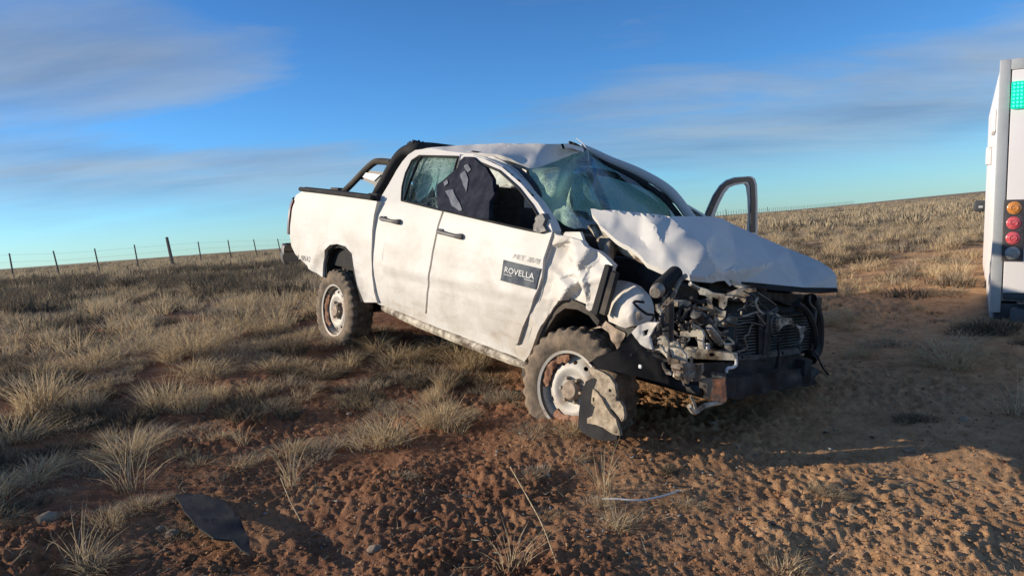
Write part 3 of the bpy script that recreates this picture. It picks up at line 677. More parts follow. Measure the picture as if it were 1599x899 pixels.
# ---- bonnet
hood_y = creased([(922, 326, -.64), (930, 340, -.70), (954, 365, -.75), (982, 387, -.78), (1010, 410, -.79), (1038, 421, -.79), (1055, 425, -.78), (1077, 429, -.76), (1098, 431, -.70), (1112, 431.5, -.66), (1130, 429, -.50), (1140, 437, -.36), (1158, 440, -.14), (1205, 444, .16), (1256, 449, .44), (1306, 449, .72), (1306, 430, .74), (1281, 408.5, .75), (1230, 388, .75), (1179, 366, .74), (1138, 347, .72), (1110, 338, .45), (1077, 337.5, .0), (1046, 338, -.50), (1020, 336, -.57), (1000, 333, -.60), (960, 329, -.64),
 (1070, 360, -.585), (1102, 382, -.565), (1128, 412, -.44), (1148, 425, -.28), (1020, 352, -.655), (998, 372, -.69), (972, 350, -.665), (1035, 385, -.72), (1062, 396, -.685), (1050, 408, -.745), (1090, 412, -.70), (1108, 402, -.615), (1118, 420, -.60), (1015, 392, -.745), (1150, 400, .0), (1120, 360, .15), (1210, 410, .40)], .85)
HOOD = [(922, 326), (935, 326), (960, 329), (1000, 332.5), (1030, 335), (1046, 338), (1077, 337.5), (1110, 338), (1128, 341), (1138, 347), (1179, 366), (1230, 388), (1262, 400), (1281, 408.5), (1297, 419), (1306, 430), (1307, 449), (1256, 448.5), (1205, 443.5), (1172, 439.5), (1158, 439), (1148, 434), (1139, 438), (1130, 430), (1122, 431), (1112, 432), (1077, 429), (1055, 425), (1038, 421), (1022, 415), (1010, 410), (982, 387), (954, 365), (938, 351), (930, 340)]
def hood_d(v):
    near = max(0.0, min(1.0, (0.05-v.y)/.35)); frontk = math.exp(-((v.x-.36)**2+(v.y+.28)**2)/.022)
    near = max(0.0, min(1.0, (-.50-v.y)/.12)); a = near*(.028*facet(v, 4.0, 7.7, 26)+.012*facet(v, 9, 1.1, 20))+frontk*.07*facet(v, 10, 5, 20)+.003*ns(v, 3)
    return Vector((0, .8*a, .6*a))
hood = sheet('bonnet', HOOD, lambda a, b: U(a, b, hood_y(a, b)), step=5, disp=hood_d, lip=(0, 0.012, -.028), material=M['paint'], parent=truck, smooth=18, label='buckled white bonnet bent upward')
sheet('bonnet_trim', [(1159, 440), (1205, 444), (1256, 449), (1307, 449.5), (1309, 456), (1280, 458), (1256, 457), (1205, 452.5), (1172, 446), (1158, 443)], lambda a, b: U(a, b, hood_y(a, min(b, 449))-.012), step=5, lip=(-.03, .02, 0), back=True, material=M['plastic'], parent=hood)
sheet('bonnet_inner_panel', q3([(440, 492), (455, 480), (515, 482), (560, 540), (650, 606), (742, 682), (700, 672), (620, 632), (560, 590), (520, 556), (475, 545)]), ysheet([(917, 352, -.60), (940, 350, -.66), (982, 389, -.70), (1011, 412, -.73), (950, 372, -.66)]), step=3, disp=sharp_d(.014, 14, 2), lip=(0, .02, -.01), material=M['bare'], parent=hood)
sheet('bonnet_hinge', q3([(480, 560), (510, 540), (545, 545), (575, 600), (560, 650), (525, 640), (500, 600)]), lambda a, b: U(a, b, -.70), step=3, disp=sharp_d(.01, 20, 1), lip=(0, .03, 0), back=True, material=M['dirty_steel'], parent=truck)

# ---- crushed right wing
FEN = q6([(215, 5), (240, 18), (290, 28), (330, 40), (345, 62), (385, 88), (420, 120), (447, 142), (437, 185), (420, 225), (400, 280), (386, 322), (368, 332), (330, 302), (285, 285), (240, 290), (212, 318), (165, 395), (140, 455), (118, 515), (98, 542), (72, 512), (62, 480), (80, 463), (100, 392), (140, 300), (172, 185), (178, 118), (200, 60)])
fender = sheet('front_wing', FEN, side(-0.005), step=3.0, disp=fend_d, lip=(0, .04, 0), material=M['paint_torn'], parent=truck, smooth=15, label='crushed white front wing with deep creases')
FEN2 = q6([(485, 205), (520, 212), (560, 230), (600, 270), (622, 325), (630, 372), (600, 390), (560, 392), (530, 401), (490, 388), (455, 374), (442, 340), (455, 300), (470, 255)])
sheet('wing_fragment', FEN2, ysheet([(958, 458, -.80), (992, 447, -.78), (1017, 500, -.80), (954, 500, -.86), (985, 480, -.88)]), step=3.0, disp=sharp_d(.075, 5, 9), lip=(.01, .03, 0), material=M['paint_torn'], parent=fender, smooth=22)
sheet('cowl_side_panel', q3([(330, 520), (400, 520), (415, 560), (450, 625), (400, 620), (340, 590), (300, 580)]), side(-.03), step=3, disp=sharp_d(.02, 9, 3), lip=(0, .02, 0), material=M['paint_torn'], parent=truck)
def strut(pix, w0, w1, y0, y1, th, name, material, parent=truck, nseg=1):
    a, b = U(*pix[0], y0), U(*pix[1], y1); d = (b-a).normalized(); wv = d.cross(Vector((0, 1, 0))).normalized()
    bm = bmesh.new(); vs = []
    for p_, w in ((a, w0), (b, w1)):
        for sx, sy in ((-1, -1), (1, -1), (1, 1), (-1, 1)): vs.append(bm.verts.new(p_+wv*sx*w/2+Vector((0, sy*th/2, 0))))
    for i in range(4): bm.faces.new((vs[i], vs[(i+1) % 4], vs[4+(i+1) % 4], vs[4+i]))
    bm.faces.new(vs[:4][::-1]); bm.faces.new(vs[4:])
    bmesh.ops.bevel(bm, geom=list(bm.edges), offset=min(w0, w1, th)*.12, segments=1, affect='EDGES'); return obj(name, bm, material, parent)
strut([(952, 378), (947, 420)], .045, .06, -.72, -.80, .05, 'wing_bracket', M['dirty_steel'])
strut([(951, 414), (930, 490)], .040, .05, -.90, -.93, .03, 'wing_bracket', M['plastic'])
strut([(960, 424), (941, 490)], .050, .06, -.89, -.92, .03, 'wing_bracket', M['dusty_plastic'])
# inner arch liner of the front wheel
LIN = q6([(90, 600), (95, 560), (120, 520), (145, 455), (170, 395), (215, 318), (245, 288), (290, 282), (340, 303), (380, 330), (412, 372), (405, 395), (370, 350), (320, 325), (270, 320), (235, 345), (190, 415), (160, 470), (140, 530), (118, 590), (110, 615)])
sheet('wheel_arch_liner', LIN, side(-.04), step=4, disp=sharp_d(.008, 8, 2), lip=(0, .30, 0), back=True, material=M['dusty_plastic'], parent=truck)
LINR = q1([(222, 612), (222, 560), (236, 505), (262, 482), (290, 477), (320, 485), (345, 515), (357, 570), (375, 650), (395, 716), (380, 716), (362, 650), (344, 580), (332, 527), (312, 500), (290, 492), (266, 497), (250, 514), (238, 560), (238, 620)])
for mir in (False, True): sheet('wheel_arch_liner', LINR, side(-.02, True), step=4, lip=(0, .25, 0), back=True, material=M['plastic'], parent=truck, mirror=mir)
# torn liner flap and hanging bumper brackets at the front wheel
sheet('torn_liner_flap', q6([(385, 405), (440, 372), (480, 400), (520, 425), (500, 470), (482, 490), (455, 420), (425, 400)]), lambda a, b: U(a, b, -.84), step=3, disp=sharp_d(.03, 9, 5), lip=(0, .015, 0), back=True, material=M['hub'], parent=truck)
sheet('torn_liner_flap', q6([(370, 545), (400, 520), (480, 495), (560, 400), (640, 370), (650, 480), (680, 520), (690, 560), (700, 640), (560, 600), (480, 590), (440, 578), (400, 570)]), ysheet([(920, 566, -.92), (965, 545, -.88), (1022, 500, -.76), (1035, 575, -.72), (990, 590, -.80)]), step=5, disp=sharp_d(.03, 5, 3), lip=(0, .01, 0), back=True, material=M['plastic'], parent=truck)
br = sheet('hanging_bracket', q9([(210, 365), (232, 355), (300, 385), (350, 420), (382, 470), (392, 540), (388, 580), (420, 585), (445, 620), (450, 670), (445, 705), (432, 718), (412, 690), (385, 660), (340, 610), (290, 540), (245, 500), (270, 440), (235, 410)]),
      ysheet([(920, 575, -.95), (960, 600, -.97), (975, 650, -1.0), (930, 610, -.98)]), holes=[q9([(340, 505), (350, 498), (362, 508), (360, 520), (347, 522)]), q9([(368, 540), (376, 538), (380, 546), (372, 550)]), q9([(427, 700), (436, 698), (438, 706), (430, 710)])], step=2.6, disp=sharp_d(.018, 12, 2), lip=(0, .02, 0), back=True, material=M['bracket'], parent=truck, label='bent dusty bracket hanging over the front wheel')
sheet('hanging_bracket', q9([(238, 500), (300, 560), (330, 620), (355, 665), (390, 700), (400, 740), (415, 780), (420, 812), (380, 800), (320, 760), (260, 738), (200, 730), (203, 695), (240, 680), (250, 620), (225, 595), (228, 540)]),
      ysheet([(925, 610, -.99), (945, 640, -1.01), (965, 675, -1.02), (918, 660, -1.0)]), holes=[q9([(233, 560), (245, 556), (248, 578), (236, 590)]), q9([(395, 785), (403, 783), (405, 790), (397, 792)])], step=2.6, disp=sharp_d(.018, 10, 6), lip=(0, .02, 0), back=True, material=M['bracket'], parent=truck)
sheet('bumper_end', q9([(150, 620), (170, 500), (190, 450), (230, 430), (275, 430), (262, 470), (240, 500), (232, 600), (246, 620), (240, 680), (200, 700), (205, 735), (260, 742), (320, 770), (400, 812), (395, 840), (330, 850), (240, 830), (170, 790), (138, 760)]), ysheet([(912, 600, -.97), (905, 660, -1.0), (960, 685, -.98), (930, 680, -1.0)]), step=4, disp=sharp_d(.012, 8, 3), lip=(0, .05, 0), back=True, material=M['plastic'], parent=truck)

# ---- wheels
def make_wheel(name, loc, rotz, tilt, parent, flip=False, squash=0.0):
    RT, WT = 0.362, 0.225
    w = bpy.data.objects.new(name, None); COL.objects.link(w); w.parent = parent; w.location = loc
    w.rotation_euler = (tilt, 0, rotz+(math.pi if flip else 0))
    hw = WT/2
    prof = [(-hw*.72, .205), (-hw*.90, .225), (-hw*1.0, .262), (-hw*1.02, .295), (-hw*.97, .325), (-hw*.86, .345), (-hw*.80, .352), (-hw*.52, .358), (-hw*.46, .352), (-hw*.20, .352), (-hw*.14, .360), (hw*.14, .360), (hw*.20, .352), (hw*.46, .352), (hw*.52, .358), (hw*.80, .352), (hw*.86, .345), (hw*.97, .325), (hw*1.02, .295), (hw*1.0, .262), (hw*.90, .225), (hw*.72, .205)]
    def tread(j, k):
        if j in (4, 5, 6, 7, 14, 15, 16, 17): return -.011 if (k//2) % 2 else 0.004
        if j in (10, 11): return -.010 if ((k+2)//2) % 2 else 0.003
        return 0
    bm = lathe_bm(prof, 120, None, 'Y', tread)
    obj('tyre', bm, M['tyre'], w, 30)
    # steel wheel: flange and barrel
    bm = lathe_bm([(-.098, .212), (-.104, .228), (-.092, .230), (-.088, .216), (-.075, .206), (-.03, .196), (.05, .185), (.09, .205), (.10, .222)], 64)
    rim = obj('rim', bm, M['rim'], w, 40)
    # pressed disc with a ring of vent holes
    holes = []
    for i in range(12):
        a = 2*math.pi*i/12; cx, cy = .158*math.cos(a), .158*math.sin(a); ca, sa = math.cos(a), math.sin(a)
        holes.append([(cx+.011*math.cos(t)*ca-.016*math.sin(t)*sa, cy+.011*math.cos(t)*sa+.016*math.sin(t)*ca) for t in [2*math.pi*k/10 for k in range(10)]])
    prof_d = ([0, .045, .05, .082, .105, .125, .145, .172, .19, .2], [-.060, -.060, -.052, -.050, -.064, -.072, -.066, -.050, -.030, -.022])
    sheet('disc', [(.199*math.cos(2*math.pi*k/48), .199*math.sin(2*math.pi*k/48)) for k in range(48)], lambda a, b: Vector((a, float(np.interp(math.hypot(a, b), *prof_d)), b)), holes=holes, step=.012, lip=(0, .004, 0), back=False, material=M['rim'], parent=rim, jit=.1)
    bm = lathe_bm([(-.058, .060), (-.082, .056), (-.092, .045), (-.094, .0005)], 24); obj('hub', bm, M['hub'], rim, 30)
    for i in range(6):
        a = 2*math.pi*i/6; bm = bmesh.new()
        r = bmesh.ops.create_cone(bm, cap_ends=True, segments=6, radius1=.0125, radius2=.009, depth=.03)
        bmesh.ops.rotate(bm, cent=(0, 0, 0), matrix=Matrix.Rotation(math.pi/2, 3, 'X'), verts=r['verts']); bmesh.ops.translate(bm, vec=(.072*math.cos(a), -.070, .072*math.sin(a)), verts=r['verts'])
        obj('wheel_nut', bm, M['dirty_steel'], rim, 30)
    bm = bmesh.new(); bmesh.ops.create_cone(bm, cap_ends=True, segments=32, radius1=.15, radius2=.15, depth=.03, matrix=Matrix.Rotation(math.pi/2, 4, 'X')); obj('brake_drum', bm, M['engine'], rim, 30)
    return w
w1 = make_wheel('rear_wheel', (-3.235, -.76, .336), 0.0, 0.0, truck)
w2 = make_wheel('front_wheel', (-.275, -.77, .300), math.radians(7), math.radians(-3), truck)
make_wheel('rear_wheel', (-3.235, .76, .44), 0.0, 0.0, truck, True)
make_wheel('front_wheel', (-.30, .70, .46), math.radians(-6), 0.05, truck, True)
# caked red mud packed into the front wheel
def mud(parent, a0, a1, r0, r1, dep):
    bm = bmesh.new(); rows = []
    n = 26
    for i in range(n+1):
        a = a0+(a1-a0)*i/n; row = []
        e = max(0.0, math.sin(math.pi*i/n))**.5
        for k in range(7):
            t = k/6; j_ = noise.noise(Vector((a*5, dep*50, r0*90))); rr = r0+(r1-r0)*t+.022*j_*(1-t)+.012*j_*t; q = Vector((rr*math.cos(a), 0, rr*math.sin(a)))
            bulge = math.sin(math.pi*t)*e*(.014+.022*noise.noise(q*22))+.006*noise.noise(q*80)
            row.append(bm.verts.new((q.x, dep-bulge, q.z)))
        rows.append(row)
    for i in range(n):
        for k in range(6): bm.faces.new((rows[i][k], rows[i][k+1], rows[i+1][k+1], rows[i+1][k]))
    o = obj('caked_mud', bm, M['mud'], parent, 60)
mud(w2, math.radians(100), math.radians(185), .165, .232, -.078); mud(w2, math.radians(235), math.radians(300), .15, .235, -.07); mud(w1, math.radians(140), math.radians(235), .165, .225, -.075)

# ---- inside the cab
def seat(x, y, wdt):
    s = bpy.data.objects.new('seat', None); COL.objects.link(s); s.parent = truck; s.location = (x, y, .62)
    bm = bmesh.new(); add_box(bm, (0, 0, .08), (.52, wdt, .17), None, .05); obj('cushion', bm, M['seat'], s)
    bm = bmesh.new(); add_box(bm, (-.33, 0, .40), (.15, wdt, .62), Matrix.Rotation(-.22, 3, 'Y'), .06); obj('backrest', bm, M['seat'], s)
    for k in ((0,) if wdt < .8 else (-.4, .4)):
        bm = bmesh.new(); add_box(bm, (-.46, k, .78), (.11, .27, .18), Matrix.Rotation(-.15, 3, 'Y'), .045)
        tube_bm([(-.43, k-.06, .6), (-.46, k-.06, .74)], .008, 6, bm); tube_bm([(-.43, k+.06, .6), (-.46, k+.06, .74)], .008, 6, bm)
        obj('headrest', bm, M['seat'], s)
seat(-1.35, -.38, .52); seat(-1.35, .38, .52); seat(-2.02, 0, 1.3)
bm = bmesh.new(); add_box(bm, (-1.5, 0, .52), (2.0, 1.6, .05)); obj('cab_floor', bm, M['plastic'], truck)
bm = bmesh.new(); add_box(bm, (-.72, 0, 1.00), (.34, 1.46, .32), None, .07); add_box(bm, (-.60, 0, 1.12), (.30, 1.40, .12), None, .04); obj('dashboard', bm, M['plastic'], truck)
bm = bmesh.new(); add_box(bm, (-.52, 0, .82), (.05, 1.60, .70), None, .01); obj('firewall', bm, M['engine'], truck)
bm = bmesh.new(); tube_bm([Vector((-.98, .38, 1.02))+Matrix.Rotation(-.5, 3, 'Y')@Vector((0, .19*math.cos(2*math.pi*k/28), .19*math.sin(2*math.pi*k/28))) for k in range(29)], .014, 8, bm, False)
tube_bm([(-.98, .20, 1.02), (-.95, .38, 1.0), (-.98, .56, 1.02)], .018, 6, bm); tube_bm([(-.95, .38, 1.0), (-.75, .38, .92)], .025, 8, bm); obj('steering_wheel', bm, M['plastic'], truck)

# ---- open far door
fo = ysheet([(1098, 340, .90), (1145, 280, 1.25), (1172, 277, 1.55), (1180, 290, 1.62), (1178, 362, 1.62), (1100, 440, .92), (1178, 460, 1.60), (1140, 400, 1.25)])
FD = q4([(385, 345), (400, 305), (440, 215), (480, 155), (520, 122), (570, 105), (660, 98), (682, 112), (694, 150), (697, 250), (697, 440), (700, 700), (690, 900), (420, 780), (390, 600)])
FDH = q4([(432, 342), (460, 270), (495, 200), (525, 165), (560, 152), (628, 142), (642, 160), (652, 230), (655, 330), (648, 430), (640, 470), (432, 420)])
fdo = sheet('open_driver_door', FD, fo, holes=[FDH], step=4, lip=(.012, .025, 0), back=True, material=M['paint'], parent=truck, label='far door standing open with empty window frame')
sheet('shaded_door_frame', q4([(390, 342), (404, 305), (444, 216), (484, 158), (524, 126), (572, 110), (656, 103), (676, 116), (688, 150), (692, 250), (692, 440), (660, 440), (666, 250), (662, 160), (652, 132), (628, 132), (560, 142), (515, 158), (485, 195), (448, 268), (418, 342)]), lambda a, b: fo(a, b)+Vector((.022, -.008, 0)), step=3.5, lip=(-.012, .004, 0), material=M['door_frame'], parent=fdo)  # dark overlay: window trim plus painted shade on the white frame

# ---- smashed front: everything hangs on a skewed cross plane
NSK = Vector((1, .14, 0))
def FP(px, py, off=0.0):
    d = TR3 @ ray(px, py); return TO+d*((.424+off-NSK.dot(TO))/NSK.dot(d))
def plate(name, pix, off, material, holes=(), step=3.0, amp=.012, s=12, seed=1.0, th=.02, parent=truck, label=None, nrm=None):
    if nrm is not None:
        n_ = Vector((nrm[0], nrm[1], 0)).normalized(); c_ = FP(sum(q[0] for q in pix)/len(pix), sum(q[1] for q in pix)/len(pix), off)
        def mf(a, b):
            d = TR3 @ ray(a, b); return TO+d*(n_.dot(c_-TO)/n_.dot(d))
        return sheet(name, pix, mf, holes=holes, step=step, disp=sharp_d(amp, s, seed, tuple(n_)) if amp else None, lip=tuple(-n_*th), back=True, material=material, parent=parent, label=label)
    return sheet(name, pix, lambda a, b: FP(a, b, off), holes=holes, step=step, disp=sharp_d(amp, s, seed, (1, 0, .2)) if amp else None, lip=(-th, -.1*th, 0), back=True, material=material, parent=parent, label=label)
def fpbox(name, pix0, pix1, off, depth, material, bev=.01, parent=truck):
    a, b = FP(*pix0, off), FP(*pix1, off); bm = bmesh.new()
    add_box(bm, ((a.x+b.x)/2-depth/2, (a.y+b.y)/2, (a.z+b.z)/2), (depth, abs(a.y-b.y), abs(a.z-b.z)), None, bev); return obj(name, bm, material, parent)
# dark masses behind: engine, aprons, chassis
bm = bmesh.new(); add_box(bm, (-.10, .02, .78), (.62, .60, .42), None, .05); add_box(bm, (-.12, .02, 1.02), (.50, .34, .10), None, .03)
for k in range(4):
    r = bmesh.ops.create_cone(bm, cap_ends=True, segments=16, radius1=.05, radius2=.05, depth=.1, matrix=Matrix.Translation((-.30+.13*k, -.26, .98)))
for k in range(4): tube_bm(smooth_path([(-.30+.13*k, -.28, .95), (-.28+.12*k, -.42, .90), (-.22+.10*k, -.46, .72)], 4), .024, 8, bm)
obj('engine_block', bm, M['engine'], truck)
for s in (-1, 1):
    bm = bmesh.new(); add_box(bm, (-.15, s*.60, .80), (.66, .03, .55), Matrix.Rotation(.1*s, 3, 'Z'), .008); obj('inner_apron', bm, M['engine'], truck)
    bm = bmesh.new(); add_box(bm, (-1.4, s*.44, .44), (3.7, .09, .15), None, .012); obj('chassis_rail', bm, M['engine'], truck)
bm = bmesh.new(); tube_bm([(-.28, -.68, .32), (-.28, -.3, .42), (-.28, .3, .46), (-.29, .66, .48)], .05, 10, bm); tube_bm([(-3.235, -.70, .336), (-3.235, 0, .40), (-3.235, .70, .44)], .055, 10, bm)
r = bmesh.ops.create_uvsphere(bm, u_segments=16, v_segments=10, radius=.16, matrix=Matrix.Translation((-3.235, 0, .40))); obj('axles', bm, M['engine'], truck)
bm = bmesh.new(); add_box(bm, (-.05, -.05, .42), (.9, 1.0, .05), None, .01); obj('undertray', bm, M['engine'], truck)
# radiator packs with fins
def core(name, pix, off, nf):
    a, b = FP(*pix[0], off), FP(*pix[1], off); y0, y1, z0, z1 = min(a.y, b.y), max(a.y, b.y), min(a.z, b.z), max(a.z, b.z); x = (a.x+b.x)/2
    bm = bmesh.new(); add_box(bm, (x-.035, (y0+y1)/2, (z0+z1)/2), (.03, y1-y0, z1-z0)); c = obj(name, bm, M['engine'], truck)
    bm = bmesh.new(); h_ = (z1-z0)/nf
    add_box(bm, (x-.010, (y0+y1)/2, 0), (.03, y1-y0, h_*.45)); proto = None
    me = None
    for k in range(nf):
        if me is None: o = obj('fin', bm, M['fin'], c); me = o.data
        else: o = bpy.data.objects.new('fin', me); COL.objects.link(o); o.parent = c
        o.location = (0, 0, z0+h_*(k+.5))
    for yy in (y0, y1):
        bm = bmesh.new(); add_box(bm, (x-.005, yy, (z0+z1)/2), (.05, .03, z1-z0+.03), None, .006); obj('end_tank', bm, M['dark_steel'], c)
    return c
core('intercooler', qf([(48, 245), (198, 490)]), .0, 13)
core('condenser', qf([(300, 245), (520, 468)]), -.06, 13)
plate('radiator_support', qf([(200, 235), (285, 235), (282, 545), (200, 545)]), .03, M['engine'], th=.04, amp=.004)
plate('radiator_support', qf([(-20, 60), (540, 90), (545, 150), (430, 175), (330, 130), (200, 150), (-20, 130)]), -.10, M['engine'], th=.04, amp=.02)
plate('lower_crossmember', qe([(270, 820), (350, 790), (470, 790), (600, 800), (780, 830), (900, 850), (905, 885), (870, 915), (600, 905), (350, 890), (290, 880)]), .05, M['bare'], holes=[roundpoly(qe([(598, 840), (640, 832), (668, 850), (650, 876), (605, 870)]), 2)], step=2.5, th=.05, amp=.008, label='dented pale front crossmember', nrm=(.5, -.87))
plate('lower_crossmember', qf([(0, 505), (60, 515), (200, 510), (275, 490), (340, 482), (480, 465), (490, 490), (470, 505), (340, 522), (275, 530), (200, 545), (60, 550), (0, 545)]), .03, M['fin'], holes=[qf([(78, 520), (90, 518), (92, 536), (80, 538)]), qf([(362, 490), (374, 488), (376, 508), (364, 510)]), qf([(128, 522), (138, 521), (139, 532), (129, 533)])], step=3, th=.04, amp=.004)
plate('lamp_bracket', qe([(290, 605), (390, 600), (480, 578), (525, 590), (545, 650), (530, 720), (545, 800), (490, 805), (470, 660), (330, 662), (325, 770), (470, 778), (472, 800), (300, 800)]), .04, M['bare'], step=2.5, th=.03, amp=.012, seed=4, nrm=(.35, -.94))
plate('corner_panel', q5([(18, 372), (60, 330), (110, 312), (190, 310), (150, 350), (125, 395), (140, 470), (110, 465), (70, 440)]), .10, M['paint_torn'], holes=[q5([(80, 365), (120, 350), (110, 385), (90, 395)])], step=2.5, th=.02, amp=.04, s=9, seed=2, nrm=(.35, -.94))
plate('corner_panel', qe([(35, 680), (80, 650), (120, 655), (160, 720), (165, 800), (150, 895), (120, 850), (70, 810), (10, 800), (70, 780), (60, 730)]), .09, M['bare'], step=2.5, amp=.03, s=10, seed=5, holes=[qe([(92, 738), (104, 736), (106, 750), (95, 752)])], nrm=(.35, -.94))
plate('corner_panel', qe([(175, 740), (205, 700), (250, 715), (270, 760), (300, 800), (350, 860), (355, 930), (300, 920), (250, 900), (210, 890), (180, 800)]), .10, M['bare'], step=2.5, amp=.03, s=12, seed=7, holes=[qe([(230, 755), (245, 752), (248, 768), (234, 770)])], nrm=(.35, -.94))
plate('corner_panel', q5([(150, 470), (230, 500), (250, 520), (300, 530), (305, 552), (240, 558), (228, 520), (200, 492)]), .08, M['bare'], step=2.5, amp=.02, s=14, seed=9, nrm=(.35, -.94))
plate('slam_panel_bracket', qe([(475, 150), (510, 128), (580, 150), (640, 185), (700, 195), (780, 205), (880, 160), (960, 130), (990, 150), (920, 200), (830, 235), (800, 245), (790, 330), (760, 365), (710, 340), (705, 260), (640, 230), (625, 300), (650, 350), (640, 385), (600, 390), (545, 350), (590, 320), (595, 250), (560, 215), (500, 205)]), .02, M['bare'], step=2.5, amp=.02, s=9, seed=3, th=.025, holes=[qe([(760, 290), (772, 288), (774, 310), (762, 312)])], nrm=(.5, -.87))
plate('slam_panel_bracket', qe([(660, 340), (720, 378), (785, 385), (775, 448), (700, 440), (648, 405)]), .03, M['bare'], step=2.5, amp=.008, seed=8, holes=[qe([(680, 382), (690, 380), (692, 392), (682, 394)]), qe([(718, 408), (728, 406), (730, 418), (720, 420)])], nrm=(.5, -.87))
plate('bonnet_latch_panel', qe([(820, 45), (900, 60), (1000, 130), (1110, 140), (1110, 172), (1030, 190), (960, 150), (880, 120), (830, 80)]), .03, M['bare'], step=2.5, amp=.015, s=14, seed=2, nrm=(.5, -.87))
plate('bonnet_latch_panel', qe([(830, 230), (920, 200), (960, 170), (1045, 215), (1000, 225), (1000, 275), (980, 292), (940, 265), (920, 240), (850, 262)]), .04, M['bare'], step=2.5, amp=.02, s=16, seed=6, nrm=(.5, -.87))
def fptube(name, pix, offs, r, material, seg=8, n=5):
    n_ = len(pix); P = [FP(*p_, offs if not isinstance(offs, (list, tuple)) else offs[i]) for i, p_ in enumerate(pix)]
    P = smooth_path(P, n); return obj(name, tube_bm(P, r, seg), material, truck)
# ribbed air hose
a, b = FP(*qe([(235, -20)])[0], .0), FP(*qe([(60, 150)])[0], .08); bm = bmesh.new()
tube_bm([a.lerp(b, t/40) for t in range(41)], [.036 if t % 4 < 2 else .030 for t in range(41)], 16, bm); hose = obj('air_hose', bm, M['plastic'], truck, 30)
bm = bmesh.new(); e_ = b+(b-a).normalized()*.055; tube_bm([b, b.lerp(e_, .4), e_.lerp(b, .15), e_], [.030, .031, .027, .022], 16, bm); obj('hose_cuff', bm, M['dirty_steel'], hose, 40)
strut_pix = qe([(60, 375), (80, 330), (170, 230), (230, 150), (245, 185), (215, 260), (120, 360), (90, 400)])
plate('shock_bracket', strut_pix, .10, M['dirty_steel'], holes=[qe([(175, 240), (195, 232), (200, 255), (182, 265)]), qe([(135, 290), (150, 283), (155, 300), (140, 306)]), qe([(98, 335), (112, 328), (116, 345), (102, 350)])], step=2.2, amp=.008, nrm=(.35, -.94))
plate('shock_bracket', qe([(22, 310), (50, 312), (55, 350), (85, 395), (60, 408), (30, 380)]), .11, M['bare'], step=2.5, amp=.006, nrm=(.35, -.94))
fptube('link_rod', qe([(235, 155), (265, 90), (300, 40), (350, 5)]), .06, .012, M['dirty_steel'])
fptube('link_rod', qe([(160, 290), (165, 450), (160, 600), (165, 690)]), .05, .026, M['dark_steel'])
fpbox('relay_box', *qe([(282, 285), (402, 330)]), .03, .06, M['bare'], .006)
# starter / horn lump
bm = bmesh.new(); a, b = FP(*qe([(455, 400)])[0], .02), FP(*qe([(690, 640)])[0], .04)
tube_bm([a.lerp(b, t) for t in (0, .02, .25, .26, .5, .52, .75, .76, .98, 1)], [.012, .030, .032, .036, .036, .028, .028, .023, .022, .006], 18, bm); obj('washer_pump', bm, M['dark_steel'], truck, 30)
bm = bmesh.new(); a, b = FP(*qe([(600, 560)])[0], .075), FP(*qe([(730, 740)])[0], .07)
tube_bm([a.lerp(b, t) for t in (0, .3, .32, .7, .72, 1)], [.016, .018, .021, .021, .014, .010], 14, bm); obj('solenoid', bm, M['alu'], truck, 30)
for pl, r_, m_ in (([(430, 340), (520, 355), (600, 375), (650, 430), (665, 500)], .008, 'bare'), ([(400, 90), (450, 120), (490, 140)], .010, 'alu'), ([(265, 520), (275, 430), (300, 340), (330, 330)], .007, 'plastic'), ([(300, 480), (340, 430), (380, 360), (400, 330)], .009, 'plastic'), ([(560, 560), (600, 650), (650, 720)], .012, 'plastic'), ([(640, 590), (680, 690), (745, 755)], .012, 'plastic'), ([(590, 730), (590, 790), (620, 810)], .008, 'white_print'), ([(405, 490), (430, 560), (450, 580)], .007, 'bare'),
    ([(700, 650), (760, 620), (790, 680), (740, 700)], .006, 'dark_steel'), ([(410, 240), (500, 290), (560, 270)], .010, 'plastic'), ([(100, 400), (90, 480), (110, 540)], .012, 'dark_steel'), ([(1000, 380), (985, 340), (1010, 290)], .005, 'fin')):
    fptube('loose_hose', qe(pl), .05, r_, M[m_], 6)
for pl, r_, m_ in (([(185, 75), (250, 115), (320, 165)], .007, 'dark_steel'), ([(205, 235), (270, 215), (330, 180)], .006, 'dark_steel'), ([(290, 360), (286, 290), (300, 240), (330, 195)], .009, 'fin'), ([(340, 430), (338, 520), (330, 600)], .008, 'plastic'), ([(480, 440), (492, 480), (470, 505)], .008, 'fin'), ([(560, 95), (560, 150), (600, 195)], .008, 'fin'), ([(560, 470), (610, 520), (650, 600), (690, 650)], .006, 'plastic'), ([(470, 150), (540, 210), (590, 330), (600, 430)], .02, 'plastic')):
    fptube('loose_hose', qf(pl), .03, r_, M[m_], 6)
rw = random.Random(21)
for k in range(34):
    x0_, y0_ = rw.uniform(60, 1000), rw.uniform(120, 760); n_ = rw.randint(3, 5); pl = [(x0_, y0_)]
    for _ in range(n_): pl.append((pl[-1][0]+rw.uniform(-90, 110), pl[-1][1]+rw.uniform(-60, 120)))
    o_ = rw.uniform(-.04, .07); fptube('loose_wire', q5([(a*.8+20, b*.55+40) for a, b in pl]), o_, rw.uniform(.003, .007), M[rw.choice(('plastic', 'plastic', 'dark_steel', 'bare', 'dirty_steel', 'fin'))], 5, 4)
